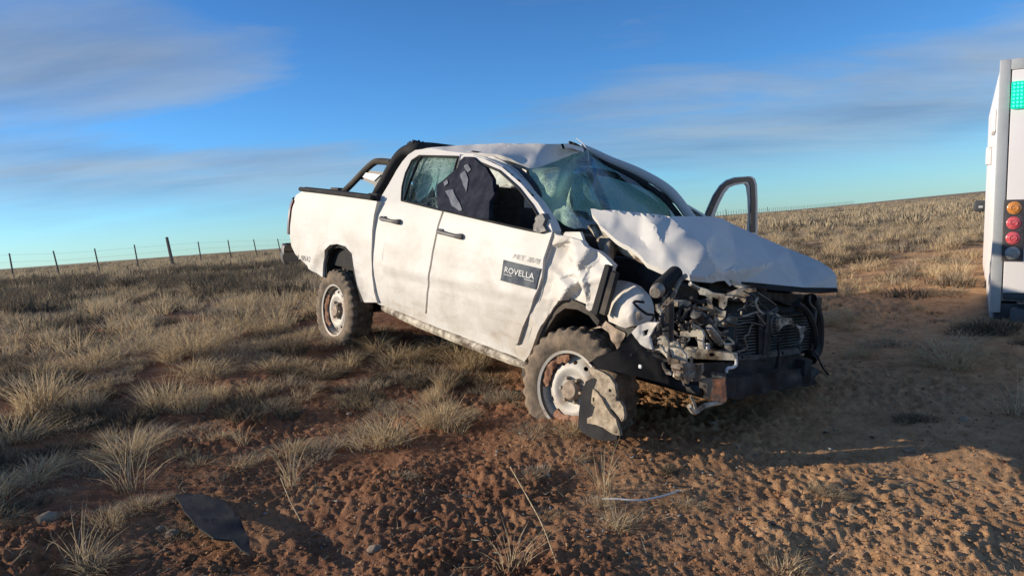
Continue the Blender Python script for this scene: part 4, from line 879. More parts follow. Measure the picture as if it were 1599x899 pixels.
for k in range(20):
    cx_, cy_ = rw.uniform(60, 560), rw.uniform(150, 600); a0_ = rw.uniform(0, 6.28); L_, w_ = rw.uniform(18, 60), rw.uniform(6, 18)
    pol = [(cx_+L_*u*math.cos(a0_)-w_*v*math.sin(a0_), cy_+L_*u*math.sin(a0_)+w_*v*math.cos(a0_)) for u, v in ((-1, -.6), (-.3, -1), (.5, -.7), (1, -.1), (.6, .8), (-.2, .5), (-.8, 1))]
    plate('torn_bracket', q5(pol), rw.uniform(-.03, .08), M[rw.choice(('bracket', 'dirty_steel', 'dark_steel', 'dark_steel', 'plastic', 'engine'))], step=3, amp=.02, s=14, seed=k, th=.006, nrm=(rw.uniform(.2, .8), -.8))
fptube('torn_cable_end', q5([(632, 500), (636, 555), (615, 575), (585, 580), (577, 605)]), .09, .008, M['white_print'])
plate('towing_eye_bracket', qf([(345, 265), (360, 252), (430, 252), (445, 275), (450, 312), (425, 300), (395, 298), (368, 315), (345, 345)]), .04, M['bare'], holes=[qf([(360, 274), (368, 272), (370, 282), (362, 284)]), qf([(387, 269), (395, 267), (397, 277), (389, 279)]), qf([(420, 274), (428, 272), (430, 284), (422, 286)])], step=2.0, amp=.003)
plate('radiator_side_bracket', qf([(455, 290), (480, 305), (520, 310), (538, 335), (515, 350), (525, 380), (505, 425), (480, 435), (500, 400), (490, 360), (480, 335)]), .03, M['alu'], step=2.2, amp=.02, s=16)
plate('radiator_side_bracket', qf([(462, 150), (485, 160), (530, 210), (570, 240), (560, 255), (510, 222), (470, 180)]), .0, M['fin'], step=2.5, amp=.012)
fpbox('intercooler_duct', *qf([(-28, 255), (42, 310)]), .02, .06, M['bare'], .01)
# low bumper beam, brackets under it
bb = sheet('bumper_beam', q5([(485, 655), (540, 648), (580, 640), (700, 628), (760, 612), (800, 616), (900, 592), (1000, 588), (1060, 570), (1110, 572), (1122, 600), (1095, 640), (1112, 672), (1040, 690), (1000, 684), (900, 712), (860, 706), (800, 728), (700, 738), (640, 764), (590, 752), (500, 760)]), lambda a, b: FP(a, b, .08), step=5, disp=sharp_d(.05, 4, 2, (1, 0, .2)), lip=(-.06, 0, 0), back=True, material=M['engine'], parent=truck)
plate('air_dam', q5([(640, 530), (1000, 495), (1060, 520), (1060, 570), (800, 605), (600, 640), (560, 600)]), .02, M['engine'], step=6, amp=.02, th=.02)
plate('lower_grille', q5([(330, 555), (640, 545), (640, 640), (560, 640), (480, 640), (420, 600), (340, 580)]), .02, M['engine'], step=5, amp=.015)
plate('beam_bracket', q5([(420, 645), (490, 640), (500, 700), (480, 740), (440, 700), (418, 690)]), .13, M['dirty_steel'], holes=[roundpoly(q5([(445, 675), (460, 675), (460, 692), (445, 692)]), 1)], step=2.5, amp=.006, nrm=(.5, -.87))
plate('beam_bracket', q5([(490, 655), (570, 650), (578, 775), (530, 780), (480, 765)]), .125, M['rust'], step=2.5, amp=.02, seed=4, th=.05, nrm=(.5, -.87))
plate('beam_bracket', q5([(490, 600), (575, 612), (575, 640), (492, 636)]), .10, M['fin'], step=2.5, amp=.004, holes=[q5([(510, 612), (520, 613), (519, 624), (509, 623)])], nrm=(.5, -.87))
bm = bmesh.new(); c_ = FP(*q5([(350, 605)])[0], .08)
for k in range(9):
    add_box(bm, c_+Vector((random.uniform(-.03, .03), random.uniform(-.06, .06), random.uniform(-.04, .04))), (random.uniform(.03, .07), random.uniform(.03, .07), random.uniform(.03, .06)), Matrix.Rotation(random.uniform(0, 3), 3, 'X'), .008)
obj('broken_mount', bm, M['dirty_steel'], truck)
fptube('bent_rail', q5([(360, 800), (395, 838), (450, 800), (560, 775)]), .12, .012, M['bare'], 6)
fptube('bent_rail', q5([(370, 740), (390, 790), (400, 830)]), .12, .007, M['bare'], 6)
plate('torn_strip', q5([(198, 545), (215, 580), (250, 605), (255, 620), (225, 615), (205, 580)]), .10, M['bare'], step=2.5, amp=.01, nrm=(.35, -.94))
plate('lamp_socket', q5([(350, 560), (430, 556), (434, 600), (400, 660), (372, 655), (345, 600)]), .09, M['dirty_steel'], step=2.5, amp=.03, s=20, th=.04, nrm=(.35, -.94))
bm = bmesh.new(); v_ = U(1000, 572, -.86); add_box(bm, v_, (.02, .012, .02), None, .005); obj('trim_clip', bm, M['white_print'], truck)
# headlamp shell remains on the far corner and battery box
fpbox('battery', *qe([(300, 120), (470, 260)]), -.22, .18, M['engine'], .015)
fpbox('fan_shroud', *qf([(60, 150), (540, 480)]), -.14, .05, M['engine'], .02)
bm = bmesh.new(); tube_bm(smooth_path([FP(*p_, -.05) for p_ in qf([(560, 120), (600, 230), (610, 350), (600, 470), (560, 540)])], 4), .045, 10, bm); obj('far_lamp_surround', bm, M['engine'], truck)

# ------------------------------------------------------------------ jacket hanging out of the window
def jy(off): return lambda a, b: (lambda p_: p_+Vector((0, -.02+0.003*math.sin(a*.35+b*.12), 0)))(side(off)(a, b))
jk = thing('jacket', 'navy work jacket with grey patches hanging in the front window opening', 'jacket', matrix=TRm)
JK = q2([(425, 117), (470, 118), (500, 145), (540, 175), (575, 235), (585, 310), (560, 350), (555, 440), (500, 436), (420, 415), (300, 396), (288, 345), (286, 300), (292, 262), (345, 215), (392, 175), (402, 140)])
jd = lambda v: Vector((0, .022*facet(v, 5, 3, 5)+.003*ns(v, 16, 2), 0))
jm = sheet('cloth', JK, jy(.012), step=3, disp=jd, lip=(0, .03, 0), back=True, material=M['navy'], parent=jk, smooth=50)
for pl in ([(338, 295), (372, 285), (395, 335), (422, 395), (400, 398), (370, 370)], [(415, 210), (440, 190), (452, 235), (440, 300), (425, 260)], [(435, 165), (455, 155), (468, 185), (450, 200)], [(325, 250), (345, 235), (352, 255), (332, 270)]):
    sheet('patch', q2(pl), lambda a, b: jy(.012)(a, b)+Vector((0, -.008, 0)), step=2.5, disp=jd, lip=(0, .004, 0), material=M['reflective'], parent=jk, smooth=50)

# ------------------------------------------------------------------ ambulance
AB, AT = at_depth(1546, 470, 6.3), at_depth(1562, 95, 6.28)
au = (AT-AB).normalized(); yaw = math.radians(31.2); ah = Vector((math.sin(yaw), math.cos(yaw), 0)); ah = (ah-au*ah.dot(au)).normalized(); ar = ah.cross(au)
HT = (AT-AB).length; LOW = 0.10
AMm = Matrix(((ar.x, ah.x, au.x, AB.x), (ar.y, ah.y, au.y, AB.y), (ar.z, ah.z, au.z, AB.z), (0, 0, 0, 1)))   # local: x right, y ahead, z up; origin at the rear left corner
M['amb_white'] = mat('ambulance_white', (0.82, 0.79, 0.78), (0.76, 0.73, 0.71), 0.35, 0, 2, .4, .7)
M['amb_grey'] = mat('ambulance_grey_trim', (0.56, 0.57, 0.56), (0.48, 0.49, 0.48), 0.45, .2, 6, .4, .7)
M['amb_dark'] = mat('ambulance_dark_trim', (0.05, 0.055, 0.06), None, 0.5)
M['lamp_black'] = mat('lamp_housing', (0.055, 0.05, 0.052), (0.09, 0.08, 0.08), 0.5, 0, 20)
M['amber'] = mat('amber_lens', (0.62, 0.22, 0.04), (0.75, 0.34, 0.10), 0.2, 0, 60, coat=.5)
M['red'] = mat('red_lens_dusty', (0.62, 0.055, 0.075), (0.72, 0.16, 0.17), 0.25, 0, 60, coat=.5)
M['clear'] = mat('clear_lens', (0.34, 0.32, 0.29), (0.50, 0.47, 0.42), 0.2, 0, 60, coat=.5)
def emit(name, col, st):
    mt = bpy.data.materials.new(name); mt.use_nodes = True; b = mt.node_tree.nodes['Principled BSDF']
    b.inputs['Base Color'].default_value = (*col, 1); b.inputs['Emission Color'].default_value = (*col, 1); b.inputs['Emission Strength'].default_value = st; b.inputs['Roughness'].default_value = .3; return mt
M['green_lens'] = emit('green_beacon_lens', (0.0, 0.42, 0.27), 0.9); M['green_led'] = emit('green_led', (0.10, 0.95, 0.66), 1.0)
amb = thing('ambulance', 'white box bodied ambulance with green rear beacon beside the wreck', 'ambulance', matrix=AMm)
W_, LN = 2.05, 3.6
def abox(name, c, s, m_, parent=amb, bev=.01, rot=None):
    bm = bmesh.new(); add_box(bm, c, s, rot, bev); return obj(name, bm, m_, parent)
abox('box_body', (W_/2, LN/2+.02, HT/2-.01), (W_-.01, LN, HT-.02), M['amb_white'], bev=.03)
abox('rear_apron', (W_/2, .30, -.09), (W_-.06, .6, .16), M['amb_dark'], bev=.02)
# grey rear frame
abox('rear_frame', (.037, .0, HT/2-.045), (.076, .07, HT+.09), M['amb_grey'], bev=.008); abox('rear_frame', (W_-.037, .0, HT/2-.045), (.076, .07, HT+.09), M['amb_grey'], bev=.008)
abox('rear_frame', (.14, .0, HT-.043), (.13, .068, .085), M['amb_grey'], bev=.006); abox('rear_frame', (W_/2+.068, .0, HT-.043), (W_-.29, .068, .085), M['amb_grey'], bev=.006)
# rear doors
for x0, x1 in ((.085, W_/2-.005), (W_/2+.005, W_-.085)):
    d_ = abox('rear_door', ((x0+x1)/2, -.030, HT/2-.005), (x1-x0, .02, HT-.17), M['amb_white'], bev=.006)
    abox('door_handle', (W_/2+(.09 if x0 > .5 else -.09), -.045, .85), (.03, .04, .20), M['amb_dark'], d_, .008)
    abox('hinge', (x0+.02 if x0 < .5 else x1-.02, -.03, .7), (.05, .02, .07), M['amb_grey'], d_, .004)
abox('door_sill', (W_/2, -.02, .045), (W_-.18, .05, .05), M['amb_dark'], bev=.006)
M['amb_bumper'] = mat('dark_grey_bumper', (0.10, 0.105, 0.11), (0.14, 0.14, 0.14), 0.7, 0, 6)
bp_ = abox('rear_bumper', (W_/2+.06, -.08, -.10), (W_-.16, .18, .13), M['amb_bumper'], bev=.03); abox('step_pad', (W_/2+.06, -.12, .003), (W_-.24, .16, .012), M['amb_dark'], bp_, .004)
abox('side_skirt', (.02, LN/2, -.11), (.03, LN-.1, .26), M['amb_grey'], bev=.01)
# lamp strip with four round lamps
Z1 = (470-310)/ (470-95)*HT; Z0 = (470-406)/(470-95)*HT
lx = .140
ls = abox('lamp_panel', (lx, -.040, (Z0+Z1)/2), (.150, .025, Z1-Z0), M['lamp_black'], bev=.012)
for i, m_ in enumerate(('amber', 'red', 'red', 'clear')):
    z = Z1-(Z1-Z0)*(.135+.243*i); bm = lathe_bm([(-.04, .058), (-.050, .057), (-.057, .046), (-.061, .028), (-.062, .0005)], 28)
    for v in bm.verts: v.co.x += lx; v.co.z += z
    o = obj('round_lamp', bm, M[m_], ls, 60)
    bm = lathe_bm([(-.044, .064), (-.052, .063), (-.052, .058), (-.044, .057)], 28)
    for v in bm.verts: v.co.x += lx; v.co.z += z
    obj('lamp_ring', bm, M['lamp_black'], o, 40)
    bm = lathe_bm([(-.059, .030), (-.064, .027), (-.064, .023), (-.059, .020)], 20)
    for v in bm.verts: v.co.x += lx; v.co.z += z
    obj('lens_rib', bm, M[m_], o, 40)
for sx in (-.062, .062):
    for zz in (Z0+.02, Z1-.02):
        bm = lathe_bm([(-.045, .008), (-.051, .006), (-.052, .0005)], 8)
        for v in bm.verts: v.co.x += lx+sx; v.co.z += zz
        obj('screw', bm, M['amb_grey'], ls)
# green flashing beacon with its grid of diodes
Zb1, Zb0 = (470-130)/375*HT, (470-172)/375*HT
bc = abox('green_beacon', (.082+.15, -.050, (Zb0+Zb1)/2), (.30, .03, Zb1-Zb0), M['green_lens'], bev=.012)
bm = lathe_bm([(0, .0085), (-.004, .007), (-.006, .0005)], 8); led = None
nzr = 7
for i in range(11):
    for j in range(nzr):
        if led is None: o = obj('diode', bm, M['green_led'], bc, 40); led = o.data
        else: o = bpy.data.objects.new('diode', led); COL.objects.link(o); o.parent = bc
        o.location = (.102+.0255*i, -.066, Zb0+(Zb1-Zb0)*(.10+.80*j/(nzr-1)))
# marker lamps on the left flank
abox('side_marker', (-.008, .75, HT-.42), (.03, .40, .20), M['amb_white'], bev=.02); abox('side_marker', (-.012, 1.2, HT-.56), (.04, .08, .10), M['amb_white'], bev=.015); abox('side_marker', (-.02, 1.6, HT-.66), (.05, .12, .18), M['amb_white'], bev=.02)
# cab and door mirror
abox('cab', (W_/2, LN+.75, .62), (W_-.25, 1.5, 1.5), M['amb_white'], bev=.12); abox('bonnet', (W_/2, LN+1.7, .25), (W_-.3, .9, .75), M['amb_white'], bev=.12)
bm = bmesh.new(); mc = AMm.inverted() @ at_depth(1531.5, 322, 10.2)
add_box(bm, mc, (.16, .10, .15), None, .035); tube_bm([mc+Vector((.05, 0, -.03)), mc+Vector((.35, .05, -.06))], .02, 8, bm); mi = obj('door_mirror', bm, M['amb_dark'], amb)
abox('mirror_lens', mc+Vector((0, -.052, -.01)), (.05, .006, .03), M['amb_grey'], mi, .002)
ginv = AMm.inverted()
for xx in (.16, W_-.16):
    for yy in (.95, 4.3):
        wp = AMm @ Vector((xx, yy, -.2)); zz = (ginv @ Vector((wp.x, wp.y, gz(wp.x, wp.y)))).z
        w_ = bpy.data.objects.new('wheel', None); COL.objects.link(w_); w_.parent = amb; w_.location = (xx, yy, zz+.33); w_.rotation_euler = (0, 0, math.radians(-90))
        obj('tyre', lathe_bm([(-.10, .2), (-.115, .27), (-.10, .325), (-.05, .34), (.05, .34), (.10, .325), (.115, .27), (.10, .2)], 48), M['tyre'], w_, 40)
        obj('rim', lathe_bm([(-.10, .205), (-.06, .19), (-.04, .10), (-.06, .05), (-.06, .0005)], 32), M['dirty_steel'], w_, 40)
abox('axle', (W_/2, .95, -.3), (W_-.3, .10, .10), M['amb_dark'], bev=.03)

# ------------------------------------------------------------------ wire fence receding to the right
fence = thing('wire_fence', 'long wire fence with thin leaning wooden posts crossing the plain', 'fence', loc=(-20.6, 31, gz(-20.6, 31)))
M['post'] = mat('weathered_post', (0.115, 0.095, 0.075), (0.19, 0.16, 0.13), 0.9, 0, 8, .4, .65, .4, 30)
M['wire'] = mat('fence_wire', (0.11, 0.11, 0.11), None, 0.5, .5)
fx0, fy0 = -20.6-7*.60, 31-13*.60; fd = Vector((7.0, 13.0, 0)).normalized(); FO = Vector(fence.location)
posts = []
for i in range(150):
    s = i*1.85*(1 if i < 20 else 1)+random.uniform(-.12, .12); x, y = fx0+fd.x*s, fy0+fd.y*s
    if i > 24: x, y = x+0.00030*(s-46)**2, y     # the line bends with the rise
    posts.append((x, y, gz(x, y)))
tops = []
for i, (x, y, z) in enumerate(posts):
    thick = i in (9, 22, 38, 55, 72, 90); h_ = 1.45 if thick else 1.16+random.uniform(-.06, .05); r_ = .085 if thick else .036
    if i > 24: r_ *= 1.0
    lean = Vector((-.085+random.uniform(-.05, .03), random.uniform(-.03, .03), 0))
    b0 = Vector((x, y, z-.1))-FO; t0 = Vector((x, y, z+h_))+lean*h_-FO
    bm = tube_bm([b0, b0.lerp(t0, .5), t0], [r_, r_*.95, r_*.85], 6); obj('post', bm, M['post'], fence, 40)
    tops.append((Vector((x, y, z))+lean*1.16, lean))
for hz in (.45, .75, 1.05):
    bm = tube_bm([Vector((p_[0], p_[1], p_[2]+hz))+l_*hz-FO for p_, (t_, l_) in zip(posts, tops)], .0035, 4); obj('wire', bm, M['wire'], fence)

# ------------------------------------------------------------------ vegetation
def grass_mat(name, a, b, c):
    mt = bpy.data.materials.new(name); mt.use_nodes = True; t = mt.node_tree
    for n in list(t.nodes): t.nodes.remove(n)
    co = nd(t, 'ShaderNodeNewGeometry'); n1 = nd(t, 'ShaderNodeTexNoise'); n1.inputs['Scale'].default_value = 1.1; n1.inputs['Detail'].default_value = 3
    t.links.new(co.outputs['Position'], n1.inputs['Vector'])
    n2 = nd(t, 'ShaderNodeTexNoise'); n2.inputs['Scale'].default_value = 45; n2.inputs['Detail'].default_value = 1; t.links.new(co.outputs['Position'], n2.inputs['Vector'])
    col = mixc(t, ramp(t, n1.outputs[0], [(.36, 0.0), (.64, 1.0)]), a, b); col = mixc(t, ramp(t, n2.outputs[0], [(.42, 0.0), (.62, 1.0)]), col, c)
    d = nd(t, 'ShaderNodeBsdfDiffuse'); t.links.new(col, d.inputs[0]); tl = nd(t, 'ShaderNodeBsdfTranslucent'); t.links.new(col, tl.inputs[0])
    mx = nd(t, 'ShaderNodeMixShader'); mx.inputs[0].default_value = .3; t.links.new(d.outputs[0], mx.inputs[1]); t.links.new(tl.outputs[0], mx.inputs[2])
    o = nd(t, 'ShaderNodeOutputMaterial'); t.links.new(mx.outputs[0], o.inputs[0]); return mt
M['straw'] = grass_mat('dry_straw', (0.53, 0.405, 0.24), (0.38, 0.285, 0.17), (0.66, 0.53, 0.35))
M['greygrass'] = grass_mat('grey_dead_grass', (0.36, 0.295, 0.21), (0.25, 0.20, 0.145), (0.50, 0.415, 0.30))
M['shrub'] = grass_mat('low_dark_shrub', (0.10, 0.085, 0.060), (0.15, 0.12, 0.085), (0.24, 0.195, 0.14))
def tuft(n, rad, hgt, width, lean, rs, droop=.35, seg=2, hv=.5):
    """n tapered curved blades growing from a small base; returns vertices, triangles"""
    th = rs.uniform(0, 2*np.pi, n); lob = 1+.35*np.sin(th*2+rs.uniform(0, 6))+.25*np.sin(th*3+rs.uniform(0, 6)); rr = rad*np.sqrt(rs.uniform(0, 1, n)); bx, by = rr*lob*np.cos(th), rr*lob*np.sin(th)
    ph = th+rs.normal(0, 1.0, n); ln = lean*(rr/rad*.8+.25)*rs.uniform(.4, 1.5, n); H = hgt*(1-hv*rs.uniform(0, 1, n)**1.2)*(1-.35*(rr/rad)**2)
    wa = rs.uniform(0, np.pi, n); wx, wy = np.cos(wa)*width*.5, np.sin(wa)*width*.5
    V = []; k = seg*2+1
    for s in range(seg):
        t = s/seg; ox, oy = np.cos(ph)*ln*H*t**1.6, np.sin(ph)*ln*H*t**1.6; z = H*(t-droop*t*t*ln*.6); w = (1-.45*t)
        V += [np.stack([bx+ox-wx*w, by+oy-wy*w, z], 1), np.stack([bx+ox+wx*w, by+oy+wy*w, z], 1)]
    V.append(np.stack([bx+np.cos(ph)*ln*H, by+np.sin(ph)*ln*H, H*(1-droop*ln*.6)], 1))
    V = np.stack(V, 1).reshape(-1, 3); V[:, 2] -= .015
    T = []
    for s in range(seg-1): a = 2*s; T += [(a, a+1, a+3), (a, a+3, a+2)]
    a = 2*(seg-1); T.append((a, a+1, a+2)); T = np.array(T)
    return V, (T[None]+np.arange(n)[:, None, None]*k).reshape(-1, 3)
RS = np.random.RandomState(5)
kinds = {
 'tall_tussock': ('straw', [tuft(330, .15, .33, .006, .75+.25*i_, RS, .45, 3, .65) for i_ in range(5)]),
 'round_tussock': ('straw', [tuft(400, .19, .20, .006, 1.0+.2*i_, RS, .55, 3, .6) for i_ in range(5)]),
 'grey_tussock': ('greygrass', [tuft(440, .22, .15, .0065, 1.2, RS, .5, 2, .6) for _ in range(5)]),
 'sparse_stems': ('straw', [tuft(34, .06, .42, .005, .9, RS, .5, 3, .4) for _ in range(4)]),
 'cushion_shrub': ('shrub', [tuft(600, .22, .20, .010, .8, RS, .3, 2, .6) for _ in range(3)]),
}
LAB = {'tall_tussock': ('tall straw-coloured grass tussock with upright blades', 'grass tussock', 'tall straw tussocks'), 'round_tussock': ('rounded dry straw tussock with arching blades', 'grass tussock', 'rounded straw tussocks'), 'grey_tussock': ('low grey dead grass tussock', 'grass tussock', 'low grey tussocks'), 'sparse_stems': ('few thin bent straw stems', 'grass stems', 'sparse straw stems'), 'cushion_shrub': ('low dark twiggy cushion shrub', 'shrub', 'dark cushion shrubs')}
KM = {k: [np_mesh(k, v, t) for v, t in vs] for k, (m_, vs) in kinds.items()}
for k, ms in KM.items():
    for me in ms: me.materials.append(M[kinds[k][0]])
taken = []
def where(x, y):
    v = TRi @ Vector((x, y, .5))
    if y > 14: return 'out on the plain before the fence' if x < 2 else 'on the rise behind the ambulance'
    if math.hypot(v.x+.3, v.y+.8) < .9: return 'beside the muddy front wheel'
    if math.hypot(v.x+3.2, v.y+.8) < .9: return 'around the rear wheel'
    if -3 < v.x < 0 and -1.6 < v.y < -.5: return 'below the cab doors'
    if v.x > .2 and v.y > -1.0: return 'in the shadow between wreck and ambulance'
    if v.y > .9: return 'on the slope behind the wreck'
    if v.x < -4: return 'behind the tailgate'
    if float(bare(np.array([x]), np.array([y]))[0]) > .5: return 'on bare red soil in front of the wreck'
    return 'in the grass beside the load bed' if v.x < -1.8 else 'at the edge of the bare soil'
def put(kind, x, y, s, rz=None):
    o = bpy.data.objects.new(kind, random.choice(KM[kind])); COL.objects.link(o); o.location = (x, y, gz(x, y)-.012)
    o.rotation_euler = (random.uniform(-.08, .08), random.uniform(-.02, .14), random.uniform(0, 6.28) if rz is None else rz); o.scale = (s*random.uniform(.85, 1.15), s*random.uniform(.85, 1.15), s*random.uniform(.85, 1.15))
    l_, c_, g_ = LAB[kind]; tag(o, l_+' '+where(x, y), c_, g_); taken.append((x, y, .18*s)); return o
HAND = [  # pixel of the base, kind, size
 (260, 640, 'tall_tussock', 1.0), (225, 800, 'round_tussock', .55), (205, 770, 'sparse_stems', 1.0), (70, 640, 'tall_tussock', 1.2), (20, 690, 'tall_tussock', .9), (75, 738, 'tall_tussock', .6), (10, 775, 'tall_tussock', .5), (170, 690, 'tall_tussock', .45),
 (690, 668, 'tall_tussock', .85), (130, 890, 'sparse_stems', .8), (145, 893, 'tall_tussock', .45), (455, 705, 'round_tussock', .6), (455, 755, 'sparse_stems', .7), (350, 690, 'round_tussock', .5), (310, 675, 'grey_tussock', .6),
 (420, 640, 'round_tussock', .8), (440, 600, 'grey_tussock', .8), (620, 560, 'tall_tussock', .75), (660, 560, 'round_tussock', .7), (720, 560, 'tall_tussock', .8), (690, 545, 'tall_tussock', .7), (790, 625, 'grey_tussock', .6), (620, 585, 'grey_tussock', .7), (545, 540, 'round_tussock', .7), (570, 525, 'grey_tussock', .8), (500, 520, 'grey_tussock', .8), (520, 545, 'grey_tussock', .7), (480, 530, 'round_tussock', .8),
 (830, 690, 'grey_tussock', .55), (620, 760, 'round_tussock', .35), (935, 795, 'tall_tussock', .35), (945, 770, 'sparse_stems', .7), (850, 810, 'round_tussock', .3), (1070, 790, 'round_tussock', .4), (1290, 775, 'round_tussock', .35), (1310, 775, 'grey_tussock', .35), (1220, 890, 'round_tussock', .5), (1180, 870, 'grey_tussock', .35), (490, 850, 'grey_tussock', .3), (800, 895, 'sparse_stems', .7),
 (590, 545, 'tall_tussock', .8), (640, 552, 'round_tussock', .9), (602, 568, 'round_tussock', .8), (765, 592, 'round_tussock', .7), (738, 575, 'tall_tussock', .7), (680, 578, 'grey_tussock', .9), (540, 568, 'round_tussock', .9), (500, 585, 'tall_tussock', .7), (560, 600, 'grey_tussock', .8), (1480, 570, 'tall_tussock', 1.1), (1595, 655, 'sparse_stems', 1.0), (1390, 540, 'grey_tussock', .8), (280, 830, 'grey_tussock', .5), (380, 700, 'sparse_stems', .5), (300, 560, 'tall_tussock', 1.1), (340, 540, 'tall_tussock', 1.0), (330, 590, 'round_tussock', .9), (150, 570, 'round_tussock', 1.2), (220, 550, 'round_tussock', 1.1), (470, 575, 'round_tussock', .8), (380, 510, 'tall_tussock', 1.0), (430, 520, 'tall_tussock', 1.0), (160, 490, 'tall_tussock', 1.1)]
# waist-high bushes added unseen, left of the frame, to cast the foreground shadow
bush = [np_mesh('shadow_bush', *tuft(2600, .42, .95, .012, .5, RS, .3, 3, .5)) for _ in range(2)]
for me in bush: me.materials.append(M['shrub'])
for i_, (x, y, s) in enumerate(((-4.4, 4.0, .72), (-5.0, 3.75, .9))):
    o = bpy.data.objects.new('shadow_bush', bush[i_ % 2]); COL.objects.link(o); o.location = (x, y, gz(x, y)-.03); o.scale = (s, s, s); o.rotation_euler = (0, 0, i_*2.1)
    tag(o, 'waist high dark twiggy bush added out of view to cast a shadow', 'bush', 'added shadow bushes')
def ob_near(px, py, kind, s):
    p_ = on_ground(px, py); put(kind, p_.x, p_.y, s)
for a_ in HAND: ob_near(*a_)
def in_truck(x, y, pad=.05):
    v = TRi @ Vector((x, y, .5)); return -4.4-pad < v.x < .75+pad and -.62-pad < v.y < .95+pad
def in_amb(x, y):
    v = ginv @ Vector((x, y, .3)); return -.1 < v.x < 2.2 and -.3 < v.y < 6
# the tussocks that show largest, one object each; the rest of the plain is one mass
cand = []; rs = random.Random(11)
while len(cand) < 14000:
    r = 2.3*math.exp(rs.random()*math.log(46/2.3)); a_ = rs.uniform(-.78, .78); x, y = r*math.sin(a_), r*math.cos(a_)
    if rs.random() > min(1.0, (r/46)**1.0*1.0+.05): continue
    if in_truck(x, y) or in_amb(x, y): continue
    cand.append((r, x, y))
cx_ = np.array([c[1] for c in cand]); cy_ = np.array([c[2] for c in cand]); bb_ = bare(cx_, cy_); dn = vn(cx_*.35, cy_*.35, 31)
cand = [c+(b_, d_) for c, b_, d_ in zip(cand, bb_, dn)]; cand.sort()
grid = {}
def free(x, y, d):
    g = (int(x//.6), int(y//.6))
    for i in (-1, 0, 1):
        for j in (-1, 0, 1):
            for (qx, qy, qd) in grid.get((g[0]+i, g[1]+j), ()):
                if (qx-x)**2+(qy-y)**2 < (d+qd)**2: return False
    return True
for q in taken: grid.setdefault((int(q[0]//.6), int(q[1]//.6)), []).append((q[0], q[1], q[2]*.6))
rest = []; nind = 0
for r, x, y, b_, d_ in cand:
    if rs.random() < b_*.985 or (x > 1.5 and rs.random() < .08): continue
    if r < 13 and rs.random() < .62 and float(vn(np.array([x*1.05]), np.array([y*1.05]), 61)[0]) < -.08: continue
    s = rs.uniform(.42, 1.05)*(1 if b_ < .5 else .6); dd = .095*s*(1 if r < 20 else 1.2)
    if not free(x, y, dd): continue
    grid.setdefault((int(x//.6), int(y//.6)), []).append((x, y, dd))
    u_ = rs.random(); dark = d_ < -.06
    kind = ('cushion_shrub' if u_ < (.45 if dark else .13) else 'grey_tussock' if u_ < .58 else 'round_tussock' if u_ < .85 else 'tall_tussock')
    if nind < 250: put(kind, x, y, s*.9); nind += 1
    else: rest.append((x, y, s*(.98 if x < 1.5 else .85), kind))
def mass(name, items, mat_, tf, label):
    Vs, Ts, off = [], [], 0
    X = np.array([i_[0] for i_ in items]); Y = np.array([i_[1] for i_ in items]); Zg = ground_z(X, Y); r_ = np.random.RandomState(9)
    for (x, y, s, *_), z in zip(items, Zg):
        V, T = tf[r_.randint(len(tf))]; a = r_.uniform(0, 6.28); c, sn = math.cos(a)*s, math.sin(a)*s
        Vs.append(np.stack([V[:, 0]*c-V[:, 1]*sn+x, V[:, 0]*sn+V[:, 1]*c+y, V[:, 2]*s*r_.uniform(.8, 1.2)+z-.01], 1)); Ts.append(T+off); off += len(V)
    o = obj(name, np_mesh(name, np.vstack(Vs), np.vstack(Ts)), mat_, None, None); o['kind'] = 'stuff'; o['label'] = label; return o
mid = {'straw': [tuft(95, .17, .33, .012, .75, RS, .4, 2) for _ in range(6)], 'greygrass': [tuft(95, .20, .21, .013, .9, RS, .4, 2) for _ in range(5)], 'shrub': [tuft(120, .25, .22, .018, .8, RS, .3, 2, .6) for _ in range(4)]}
lowp = {'straw': [tuft(20, .28, .30, .05, .7, RS, .4, 1) for _ in range(6)], 'greygrass': [tuft(20, .30, .22, .05, .9, RS, .4, 1) for _ in range(5)], 'shrub': [tuft(22, .34, .26, .07, .8, RS, .3, 1, .6) for _ in range(4)]}
DESC = {'straw': 'straw grass covering the plain', 'greygrass': 'grey dead grass covering the plain', 'shrub': 'dark low scrub dotting the plain'}
for mk in ('straw', 'greygrass', 'shrub'):
    it = [q for q in rest if kinds[q[3]][0] == mk]
    if it: mass('dry_grass', it, M[mk], mid[mk], DESC[mk])
fars = {'straw': [], 'greygrass': [], 'shrub': []}
for _ in range(15000):
    r = math.sqrt(rs.uniform(24**2, 170**2)) if rs.random() < .6 else rs.uniform(22, 90); a_ = rs.uniform(-.76, .76); x, y = r*math.sin(a_), r*math.cos(a_); u_ = rs.random(); n_ = float(vn(np.array([x*.09]), np.array([y*.20]), 41)[0])
    k_ = 'shrub' if u_ < .10+max(0, -n_)*.5 else 'greygrass' if u_ < .5 else 'straw'; fars[k_].append((x, y, rs.uniform(.7, 1.5)))
for mk in fars: mass('distant_grass', fars[mk], M[mk], lowp[mk], DESC[mk]+' far off')
# short broken blades and dead litter lying between the tussocks
lit = []
for _ in range(9000):
    r = 2.3*math.exp(rs.random()*math.log(15/2.3)); a_ = rs.uniform(-.76, .76); lit.append((r*math.sin(a_), r*math.cos(a_), rs.uniform(.5, 1.3)))
lx_ = np.array([q[0] for q in lit]); ly_ = np.array([q[1] for q in lit]); lb_ = bare(lx_, ly_); ln_ = vn(lx_*1.6, ly_*1.6, 51)
lit = [q for q, b_, n_ in zip(lit, lb_, ln_) if rs.random() < (.14+.9*(1-b_))*(.35+.9*max(0, n_+.3))]
mass('grass_litter', lit, M['greygrass'], [tuft(16, .13, .075, .005, 2.2, RS, .25, 2, .7) for _ in range(8)], 'short dead blades and litter between the tussocks')
